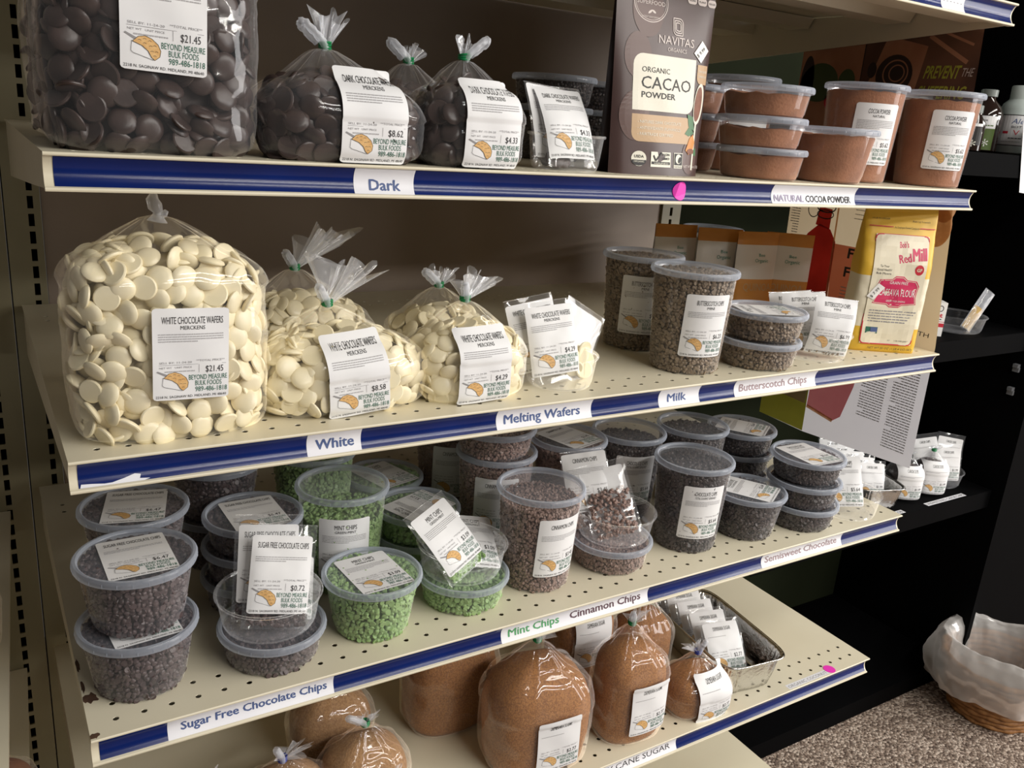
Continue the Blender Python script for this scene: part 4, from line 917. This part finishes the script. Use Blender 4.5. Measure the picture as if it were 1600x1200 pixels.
# ================================================================ sugar shelf
def sbag(loc, bag, m, label, key=None, lab=None, tail=None, rz=0, seed=1):
    t = goods_bag(loc, rz, bag, label, 'bag', key, lab, tail, name='sugar_bag'); sugar(bag, t, m, seed); return t
sbag((22.8, 2.9, Z4), Bag(5.6, 4.3, 6.4, 7.5, ex=.72, bulge=.08, neck=(-.3, 0), dome=.42, seed=21), 'dem', 'largest bag of demerara sugar, cut off by the bottom edge', 'dem', (.35, 2.4, .04), dict(seed=31, length=.8, spread=.8, lean=(.6, 0), loop=-.1), rz=-.15)
sbag((19.9, 8.0, Z4), Bag(5.2, 4.0, 6.2, 7.3, ex=.7, bulge=.05, dome=.4, seed=22), 'dem', 'bag of demerara sugar in the shade behind the largest one', tail=dict(seed=32, length=.8, spread=.6))
sbag((29.0, 2.2, Z4), Bag(4.0, 3.3, 6.2, 7.3, ex=.72, bulge=.05, neck=(-.3, 0), dome=.35, seed=23), 'dem', 'medium bag of demerara sugar with green tie', 'dem', (.35, 2.65, .03), dict(seed=33, length=.9, spread=.75, lean=(.5, .1), loop=-.1), rz=-.1)
sbag((28.9, 7.2, Z4), Bag(4.0, 3.3, 6.6, 7.9, ex=.72, seed=24, dome=.35), 'dem', 'labelled bag of demerara sugar behind the medium one', 'dem', (-.3, 4.2, 0), dict(seed=34, length=.7, spread=.6))
sbag((34.45, 1.95, Z4), Bag(4.0, 3.1, 2.95, 3.85, ex=.7, bulge=.06, neck=(-.15, 0), dome=.5, seed=25), 'dem', 'small bag of demerara sugar with blue tie', 'dem', (.35, 1.5, .06), dict(seed=35, length=.8, spread=.8, lean=(-.3, .2), loop=.4, tie='tie_blue'), rz=-.12)
sbag((33.4, 6.3, Z4), Bag(3.8, 3.0, 4.9, 5.9, ex=.7, seed=26), 'dem', 'bag of demerara sugar behind the small blue-tied one', tail=dict(seed=36, length=.9, spread=.8))
sbag((12.4, 7.8, Z4), Bag(4.2, 3.2, 4.5, 5.3, ex=.75, seed=27, dome=.5), 'brown', 'rear bag of light brown sugar with green tie', tail=dict(seed=37, length=.6, spread=.6))
sbag((12.8, 3.9, Z4), Bag(4.2, 3.2, 3.9, 4.7, ex=.75, seed=28, dome=.5), 'brown', 'front bag of light brown sugar with green tie', tail=dict(seed=38, length=.6, spread=.6))
sbag((13.2, .95, Z4), Bag(3.2, 1.9, 2.4, 3.0, ex=.75, seed=29, dome=.5), 'brown', 'small bag of light brown sugar at the shelf front, bottom edge', 'brown', (.2, 1.7, 0), dict(seed=39, length=1.0, spread=.6))
sbag((8.5, 3.9, Z4), Bag(4.4, 3.2, 3.5, 4.15, ex=.75, seed=30, dome=.5), 'brown', 'bag of light brown sugar with blue tie at the bottom edge', tail=dict(seed=40, length=.7, spread=.9, lean=(.9, 0), loop=-.35, tie='tie_blue'))
sbag((4.5, 3.6, Z4), Bag(4.2, 3.2, 3.1, 3.75, ex=.75, seed=31, dome=.5), 'brown', 'leftmost bag of light brown sugar with blue tie at the bottom edge', tail=dict(seed=41, length=1.5, spread=.5, lean=(.3, 0), loop=-.7, tie='tie_blue'))
PR = -.12
t = thing('foil_pan', 'foil loaf pan of sachets at the right of the sugar shelf', 'pan', (39.45, 5.25, Z4), PR); pm = pan_mesh(9.2, 5.3, 2.35); link('pan_body', pm, t)
for i in range(5):
    v = -2.75+1.45*i; x = 39.45-.6*math.cos(PR)-v*math.sin(PR); y = 5.25-.6*math.sin(PR)+v*math.cos(PR)
    sachet((x, y, Z4+.14), (math.radians(-40), math.radians(-4), PR+math.radians(-10)), 'dem', ('frontmost', 'second', 'third', 'fourth', 'rearmost')[i]+' sachet of demerara sugar in the foil pan on the cream shelf', 'dem', w=2.9, h=3.9, curve=.35, seed=50+i, group='demerara sachets in the foil pan', fillto=.3)

# ================================================================ printed sheets hung on the shelf end
M['sheet'] = paperish('magazine_paper', (214, 196, 164), (206, 186, 152), 5)
M['sheet_low'] = paperish('magazine_paper_lit', (226, 225, 230), (220, 219, 225), 5)  # same sheet painted paler for the brighter light on its lower part
M['syrup'] = paperish('syrup_red', (176, 44, 36), (150, 34, 28), 16)
M['syrup_lit'] = paperish('syrup_red_lit', (206, 128, 128), (198, 118, 120), 16)  # paler copy of the syrup red, brighter light put into the colour
M['page_pink'] = paperish('page_salmon', (206, 128, 104), (196, 116, 92), 8)
M['cookie'] = paperish('cookie_print', (216, 170, 130), (190, 140, 100), 40)
M['poster'] = mat('poster_brown', (120, 82, 64), .3, c2=(82, 54, 42), scale=9)
M['poster2'] = mat('poster_tan', (190, 138, 108), .3, c2=(166, 112, 84), scale=12)
M['lime'] = mat('lime_print', (178, 182, 62), .5)
M['dark_print'] = mat('dark_print', (48, 32, 28), .4)
M['green_print'] = mat('green_print', (66, 84, 44), .5)
XS = W+.12
def sheet_fn(dx=0): return lambda u, v, l: (-l-.012, u, v)   # u = depth behind the shelf front, v = height
def sheet(name, label, z, outline, art, m):
    t = thing(name, label, 'poster', (XS, 0, z))
    b = MB(); b.add([(0, u, v) for u, v in outline], [tuple(range(len(outline)))], m)
    b.build('page', t, smooth=False)
    b = MB(); art.put(b, sheet_fn(), True); b.build('page_print', t, smooth=False, label='printed pictures and text'); return t
# mirrored u: text must read left to right as depth decreases
class SFlat(Flat):
    def text(s, t, u, v, size, m, lift, align='l', width=None, **k):
        n0 = len(s.L); Flat.text(s, t, 0, 0, size, m, lift, align, width, **k); pts, fs, mm, ll = s.L[n0]; s.L[n0] = ([(u-a_, v+b_) for a_, b_ in pts], [tuple(reversed(f)) for f in fs], mm, ll)
k = .01; a = SFlat()
a.poly([(15, -9.6), (1.25, -9.6), (1.8, 0), (15, 0)], 'poster', k*.3)
a.poly([(15, -9.6), (9.85, -9.6), (9.85, 0), (15, 0)], 'poster2', k); a.poly(ell(13.2, -3.4, 1.6, 1.3), 'green_print', k*2); a.poly(ell(11.4, -4.6, 1.1, .8), 'red_print', k*2); a.poly(ell(10.9, -3.4, .7, .9), 'green_print', k*3); a.poly(ell(14.3, -3.6, .6, 2.0), 'dark_print', k*2)
a.line([(9.8, -9.6), (9.8, 0)], .08, 'dark_print', k*2)
a.poly([(9.7, -5), (8.2, -.5), (5.2, -1.2), (6.0, -6.5)], 'poster2', k)
a.poly(ell(7.3, -2.9, 1.35, 1.25), 'dark_print', k*2); ring(a, 7.2, -2.8, .9, .8, .09, 'poster2', k*3); ring(a, 7.1, -2.8, .55, .5, .08, 'poster2', k*3); a.poly(ell(9.0, -2.6, .35, .5), 'dark_print', k*3)
a.line([(5.2, -.6), (2.4, -2.2)], .25, 'poster2', k); a.line([(4.8, -.2), (2.2, -1.2)], .15, 'poster2', k)
a.text('PREVENT', 5.15, -3.1, 1.05, 'lime', k*2, 'l', 2.35, bold=.02, shear=.2); a.text('THE', 2.65, -3.0, .7, 'pouch_ink', k*2, 'l', .75, shear=.2); a.text('SUFFERING', 5.4, -4.3, 1.05, 'lime', k*2, 'l', 3.2, bold=.02, shear=.2)
sheet('poster', 'glossy brown poster reading PREVENT THE SUFFERING at the shelf end', 4.0, [(15, -9.6), (1.25, -9.6), (1.8, 0), (15, 0)], a, 'poster')
a = SFlat(); rng = random.Random(9)
ol = [(13.6, -18.6), (9.2, -18.75), (.3, -18.25), (.4, -9.9), (1.25, -.9), (1.3, 0), (14, 0)]
low = [(9.3, -18.7), (.35, -18.2), (.45, -10.5), (9.6, -10.5)]; 
a.poly([(9.25, -10.5), (5.2, -10.5), (5.7, -14.2), (6.3, -16.6), (6.9, -17.1), (9.3, -16.7)], 'syrup_lit', k); a.line([(6.9, -17.1), (9.3, -16.7)], .25, 'cookie', k*2)
for i in range(34):
    v = -11.2-.19*i; a.words(.95, 2.75, v, .07, 'grey_ink', k*2, rng, .5*(i % 9 == 8)); 
    if i < 26: a.words(3.2, 5.1, v, .07, 'grey_ink', k*2, rng, .5*(i % 8 == 7))
a.poly([(13.6, -18.6), (9.3, -18.7), (9.5, -10.5), (13.7, -10.5)], 'lime', k); a.poly([(13.4, -16.4), (9.5, -16.6), (9.5, -12.5), (13.4, -12.5)], 'sheet', k*2); a.poly(ell(11.2, -15.0, 1.3, .8), 'red_print', k*3); a.poly(ell(11.6, -14.2, .8, .5), 'orange', k*4); a.poly(ell(12.8, -15.6, .4, .4), 'leaf', k*4)
# bottle of syrup on the left page
a.poly([(12.1, -9.9), (12.9, -8.8), (13.05, -7.2), (12.7, -5.6), (11.9, -4.2), (11.0, -3.4), (10.0, -3.7), (9.4, -4.5), (9.2, -9.9)], 'syrup', k*2)
a.poly([(11.35, -3.5), (10.1, -3.7), (10.1, -2.3), (11.2, -2.2)], 'syrup', k*2.5); ring(a, 10.65, -2.2, .8, .35, .1, 'dark_print', k*3); ring(a, 10.65, -2.7, .7, .3, .08, 'dark_print', k*3); ring(a, 11.7, -2.4, .5, .6, .07, 'dark_print', k*3)
for i in range(24): a.words(12.9, 13.7, -2.6-.19*i, .06, 'grey_ink', k*2, rng, .25*(i > 5))
a.poly([(9.1, -9.95), (4.5, -9.95), (4.7, -4.6), (9.5, -4.6)], 'page_pink', k); a.line([(9.3, -9.95), (9.7, -.2)], .14, 'cookie', k*3)
a.text('Food', 8.2, -5.4, .95, 'black_ink', k*2, 'l', 2.4, bold=.03); a.text('Function', 8.25, -6.7, .95, 'black_ink', k*2, 'l', 4.0, bold=.03)
for i in range(10): a.words(5.2, 8.6, -7.5-.24*i, .07, 'grey_ink', k*2, rng, .3)
for i in range(6): a.words(5.6, 9.0, -1.2-.3*i, .05, 'grey_ink', k*2, rng, .8)
a.poly(ell(1.75, -1.0, .75, 1.1), 'cookie', k*2); a.poly(ell(1.95, -2.4, .9, 1.25), 'cookie', k*2.5)
a.text('EARTH', 2.9, -9.4, .42, 'black_ink', k*2, 'l', 1.9)
t = sheet('magazine_spread', 'hanging magazine pages with a red syrup bottle and text columns', -5.6, [(13.7, -10.5), (9.6, -10.5), (.4, -10.5), (.4, -9.9), (1.25, -.9), (1.3, 0), (14, 0)], a, 'sheet')
b = MB(); b.add([(0, u, v) for u, v in ((13.6, -18.6), (9.2, -18.75), (.3, -18.25), (.4, -10.5), (13.7, -10.5))], [(0, 1, 2, 3, 4)], 'sheet_low'); b.build('page', t, smooth=False, label='pale lower page')
# ================================================================ black shelving beyond
BY = 12.0
t = thing('black_shelving', 'black laminate shelving unit standing beyond the cream shelves', 'shelving', (0, 0, 0))
for z in (-3.2, -19.5, -36.4, -57.0):
    tb = thing('black_shelf', {-3.2: 'upper black shelf holding the bottles', -19.5: 'middle black shelf holding the carton and clear tub', -36.4: 'lower black shelf holding the foil pan and brown bags', -57.0: 'black base shelf just above the carpet'}[z], 'shelf', (0, 0, z))
    b = MB(); b.box(50.4, 85.3, BY+.08, 27.4, -.75, 0, 'black'); b.build('shelf_board', tb, smooth=False)
    b = MB(); b.box(50.4, 85.3, BY, BY+.6, -1.9, -.01, 'black'); b.build('front_rail', tb, smooth=False)
for x in (50.3, 85.4):
    b = MB(); b.box(x, x+.75, BY-(.0 if x < 60 else 1.2), 28, -59, 18, 'black') if x > 60 else b.box(x, x+.1, 26.6, 28, -59, 18, 'black'); b.build('side_panel', t, smooth=False)
b = MB(); b.box(50.4, 85.4, 27.5, 28, -59, 18, 'green_wall'); b.build('back_board', t, smooth=False)
b = MB(); b.box(86.2, 135, BY-.4, BY+.4, -59, 18, 'black'); b.build('front_panel', t, smooth=False)
M['clip'] = mat('clear_shelf_clip', (120, 122, 126), .3)
for z in (-20.9, -23.2, -25.6):
    b = MB(); b.box(85.1, 85.4, 12.3, 12.9, z-.55, z-.1, 'clip'); b.box(84.9, 85.4, 12.35, 12.85, z-.1, z+.25, 'clip'); b.build('shelf_clip', t, smooth=False)
# ---- bottles on the upper black shelf
M['amber'] = mat('amber_glass', (34, 20, 14), .08, spec=.7)
M['capgrey'] = mat('grey_cap', (120, 126, 122), .35)
M['hdpe'] = mat('white_hdpe', (196, 206, 202), .4, c2=(188, 200, 196), scale=10)
M['olive'] = mat('olive_print', (86, 108, 48), .5)
def cyl_art(b, a, r, zc, phi):
    a.put(b, lambda u, v, l: ((r+.01+l)*math.cos(phi+u/r), (r+.01+l)*math.sin(phi+u/r), zc+v))
def bottle(loc, label, prof, m, cap, capm, art, r, zc, phi, name='bottle'):
    t = thing(name, label, 'bottle', loc)
    b = MB(); b.lathe(prof, m, 36, cap0=True, cap1=True); b.build('bottle_body', t)
    b = MB(); b.lathe(cap, capm, 36, cap0=True, cap1=True); b.build('cap', t)
    b = MB(); cyl_art(b, art, r, zc, phi); b.build('label', t, smooth=False, label='printed wrap label')
ph = math.radians(-152)
a = Flat(); a.rect(-2.6, -1.6, 1.2, 1.25, 'paper', 0, 16, 2); a.rect(-.1, -1.6, 1.2, .2, 'olive', .008, 8, 1); a.words(-.7, .4, .8, .14, 'grey_ink', .01, random.Random(2)); a.words(.2, 1.0, .4, .1, 'olive', .01, random.Random(4)); a.text('*', .5, -1.75, 1.5, 'white', .015, 'c', .6)
for i in range(9): a.rect(-1.6, -1.2+.12*i, -.5, -1.14+.12*i, 'grey_ink', .01, 4, 1)
bottle((75.4, 15.8, -3.2), 'brown glass bottle with white and olive label on the black shelf', [(1.3, .05), (1.5, .2), (1.5, 3.2), (1.2, 3.9), (.62, 4.5), (.58, 5.0)], 'amber', [(.7, 4.75), (.7, 5.3), (.6, 5.35)], 'capgrey', a, 1.5, 1.85, ph)
for i, x in enumerate((78.6, 81.8)):
    a = Flat(); a.rect(-1.5, -1.3, 1.5, 1.3, 'paper', 0, 12, 1); a.rect(-1.5, 1.25, 1.5, 1.32, 'black_ink', .008, 12, 1); a.rect(-1.5, -1.32, 1.5, -1.25, 'black_ink', .008, 12, 1)
    a.text('Ale', .1, .55, .62, 'blue_ink', .01, 'c', .95, shear=.25); a.text('BOT', .1, .2, .26, 'black_ink', .01, 'c', .8); a.text('V', .15, -.4, .6, 'red_print', .01, 'c', .5); a.rect(-.95, -.3, -.5, -.1, 'red_print', .01, 3, 1); a.words(-.4, .7, -.72, .08, 'ink', .01, random.Random(3)); a.words(-1.0, .6, -1.0, .05, 'grey_ink', .01, random.Random(5))
    bottle((x, 14.6+.3*i, -3.2), ('left' if i == 0 else 'right')+' white plastic bottle with red lettering on the black shelf', [(1.35, .05), (1.55, .2), (1.55, 3.9), (1.4, 4.35), (1.0, 4.75), (.95, 5.0)], 'hdpe', [(1.0, 4.75), (1.02, 5.8), (.95, 5.9)], 'hdpe', a, 1.55, 2.1, ph)
a = Flat(); a.rect(-.9, -.8, .9, .9, 'black_ink', 0, 8, 1); a.rect(-.9, .75, .9, .98, 'paper', .008, 8, 1); a.text('*', .2, -1.3, 1.3, 'cream', .01, 'c', .6)
bottle((72.4, 14.8, -3.2), 'small dark bottle with a flower emblem beside the brown glass bottle', [(.8, .03), (.95, .12), (.95, 2.4), (.5, 3.0), (.45, 3.4)], 'amber', [(.52, 3.2), (.52, 3.8), (.45, 3.85)], 'capgrey', a, .95, 1.35, ph)
a = Flat(); a.rect(-1, -1, 1, 1, 'paper', 0, 8, 1)
bottle((73.6, 19.2, -3.2), 'white plastic bottle half hidden behind the brown glass bottle', [(1.35, .05), (1.55, .2), (1.55, 3.9), (1.4, 4.35), (1.0, 4.75), (.95, 5.0)], 'hdpe', [(1.0, 4.75), (1.02, 5.8), (.95, 5.9)], 'hdpe', a, 1.55, 2.1, ph)
b = MB(); pl = [(-2.1, 6.3), (.0, 0), (4.2, -.3), (3, 6.2)]; b.add([(x, 0, z) for x, z in pl]+[(x, .02, z) for x, z in pl], [(0, 1, 2, 3), (7, 6, 5, 4), (0, 4, 5, 1), (1, 5, 6, 2), (2, 6, 7, 3), (3, 7, 4, 0)], 'paper')
b.build('paper_notice', None, (76.7, BY-.12, -6.3), smooth=False, label='white paper notice hung on the upper black shelf at the right edge', category='notice')
# ---- carton and tub on the middle black shelf
t = thing('carton', 'small white and red carton on the middle black shelf', 'carton', (72.0, 14.7, -19.5), math.radians(-38))
b = MB(); b.box(-1.1, 1.1, -.7, .7, 0, 3.1, 'white'); b.build('carton_body', t, smooth=False)
a = Flat(); a.rect(-1.1, .85, 1.1, 1.2, 'red_print', .004); a.text('Instant', 0, 1.75, .55, 'red_print', .004, 'c', 1.7, .04); a.words(-.8, .8, 1.52, .08, 'ink', .004, random.Random(6)); ring(a, .6, 2.55, .2, .25, .07, 'black_ink', .004); a.rect(-1.1, 1.32, 1.1, 1.36, 'red_print', .004)
b = MB(); a.put(b, lambda u, v, l: (u, -.702-l, v)); b.build('carton_print', t, smooth=False)
open_tub((77.0, 15.2, -19.5), 8, 'open clear tub with a slim sachet on the middle black shelf', 1.2)
M['grain'] = mat('golden_grain', (190, 160, 96), .8, c2=(170, 138, 76), scale=300)
t = thing('slim_sachet', 'slim clear sachet of golden powder leaning in the tub on the black shelf', 'sachet', (77.3, 14.2, -19.3), rot=(math.radians(-14), math.radians(32), math.radians(-30)))
b = MB()
for s_ in (-1, 1): b.grid([[(-.6+1.2*i/8, s_*.16*math.sin(math.pi*i/8)*(1-.6*j/12), 4.4*j/12) for i in range(9)] for j in range(13)], 'tail')
b.build('film', t, smooth=True)
b = MB(); b.grid([[(-.5+1.0*i/8, s_*.12*math.sin(math.pi*i/8), 2.4*j/5+.1) for i in range(9) for s_ in (1,)] for j in range(6)], 'grain'); b.grid([[(-.5+1.0*i/8, -.12*math.sin(math.pi*i/8), 2.4*j/5+.1) for i in range(9)] for j in range(6)], 'grain'); b.build('powder_fill', t, smooth=True, kind='stuff')
# ---- foil pan, bags and tub on the lower black shelf
ZC = -36.4
t = thing('foil_pan', 'foil loaf pan of sachets on the lower black shelf', 'pan', (70.0, 17.4, ZC), -.3); link('pan_body', pm, t)
ART['carob'] = label_art('CAROB CHIPS', None, '$1.99', lines=2, wide=.4)
for i in range(5):
    sachet((69.1+.42*i, 14.9+1.5*i, ZC+.3), (math.radians(-22), 0, -.55), 'carob', ('frontmost', 'second', 'third', 'fourth', 'rearmost')[i]+' sachet in the foil pan on the black shelf', 'semi', w=2.8, h=4.0, curve=.3, seed=70+i, group='sachets in the foil pan on the black shelf', fillto=.4)
for i, (x, y) in enumerate(((74.2, 15.0), (78.0, 14.8))):
    sbag((x, y, ZC), Bag(2.9, 2.4, 3.6, 4.4, ex=.75, seed=61+i, dome=.35), 'semi', ('left' if i == 0 else 'right')+' brown bag with a white label on the lower black shelf', 'carob', (.1, 1.95, 0), dict(seed=71+i, length=.6, spread=.5, loop=False), rz=-.6)
open_tub((81.6, 16.0, ZC), 8, 'open tub crowded with sachets on the lower black shelf', 1.1)
for i, (dx, dy, ry, z) in enumerate(((-.4, -1.2, -2, .2), (.3, -.3, 6, 1.0), (-.9, .5, -14, .8))):
    sachet((81.4+dx, 15.8+dy, ZC+z), (math.radians(-12), math.radians(ry), -.62), 'carob', ('front', 'middle', 'rear')[i]+' sachet in the open tub on the lower black shelf', None, w=2.9, h=4.3, curve=.1, seed=80+i)
a = Flat(); a.rect(0, 0, 6.4, .62, 'card', 0); a.text('UNSWEETENED CAROB CHIPS', .15, .14, .5, 'ink', .006, 'l', 6.1)
b = MB(); a.put(b, lambda u, v, l: (u, v*.95, l+.01)); b.build('shelf_label', None, (74.8, BY+.25, ZC), label='strip reading UNSWEETENED CAROB CHIPS on the black shelf', category='shelf label')
a = Flat(); a.rect(0, 0, 3.4, .62, 'card', 0); a.text('CAROB', 1.5, .14, .5, 'ink', .006, 'l', 1.7)
b = MB(); a.put(b, lambda u, v, l: (u, v*.95, l+.01)); b.build('shelf_label', None, (67.8, BY+.25, ZC), label='white label half hidden at the cream shelf end on the black shelf', category='shelf label')

# ================================================================ basket on the floor
M['wicker'] = mat('wicker', (178, 128, 78), .6, c2=(140, 94, 52), scale=60, bump=.5, bscale=120)
M['liner'] = film('bin_liner', .42, haze=(212, 209, 206), wrinkle=.8, scale=16, rough=.25, gloss=.5, edge=.3)
BL = (84.6, 6.4, -59)
t = thing('wicker_basket', 'round wicker basket on the carpet by the black shelving', 'basket', BL)
for i in range(11):
    b = MB(); r = 3.9+.16*i; z = .3+.56*i; q = i*.13
    path = [((r+.07*math.sin(14*a_+i*math.pi))*math.cos(a_), (r+.07*math.sin(14*a_+i*math.pi))*math.sin(a_), z+.04*math.sin(9*a_+q)) for a_ in [2*math.pi*j/84 for j in range(85)]]
    b.tube(path, .3, 'wicker', 7); b.build('wicker_coil', t, smooth=True)
b = MB(); b.lathe([(.01, .15), (3.8, .15)], 'wicker', 40); b.build('basket_base', t)
t = thing('bin_liner', 'white translucent bin liner folded over the wicker basket', 'bin liner', BL)
b = MB(); rows = []; n = 150
lp = [(2.4, .9), (3.6, 1.1), (4.4, 3), (4.7, 5.2), (4.9, 7.0), (5.4, 7.9), (6.0, 8.1), (6.6, 7.5), (7.0, 6.4), (7.1, 5.2), (6.9, 4.0), (6.5, 2.7)]
for i in range(56):
    q = i/55*(len(lp)-1); i0 = min(int(q), len(lp)-2); f_ = q-i0; r = lp[i0][0]*(1-f_)+lp[i0+1][0]*f_; z = lp[i0][1]*(1-f_)+lp[i0+1][1]*f_; am = .12+.5*q/11
    row = []
    for j in range(n):
        th = 2*math.pi*j/n; c, s_ = math.cos(th), math.sin(th)
        f = am*(noise.noise(Vector((c*2.2, s_*2.2, z*.35)))*1.1+.35*noise.noise(Vector((c*6, s_*6, z*.6+3))))
        f -= .30*abs(noise.noise(Vector((c*r*.45+4, s_*r*.45, q*.55))))+.14*abs(noise.noise(Vector((c*r*1.1, s_*r*1.1+7, q*1.1))))
        zz = z+(.9*noise.noise(Vector((c*1.3, s_*1.3, 4)))+.7*math.sin(th-2.2)+.25*noise.noise(Vector((c*5, s_*5, 9))))*max(0, min(1, (q-3)/3))
        row.append(((r+f)*c, (r+f)*s_, zz))
    rows.append(row)
b.grid(rows, 'liner', True, True); b.build('liner_film', t, smooth=True)
# candy bag on the neighbouring bay
bgx = Bag(4.5, 3.4, 3.4, 4.2, ex=.7, seed=90); sbag((-4.2, 12, -39.87), bgx, 'cocoa', 'clear bag of reddish candy on the neighbouring lower shelf', tail=dict(seed=91, length=.6, spread=.5))
bgx = Bag(3.6, 3.2, 3.4, 4.2, ex=.7, seed=92); sbag((-4.6, 11, -28.66), bgx, 'grain', 'bag of golden grain on the neighbouring upper shelf', tail=dict(seed=93, length=.6, spread=.5))
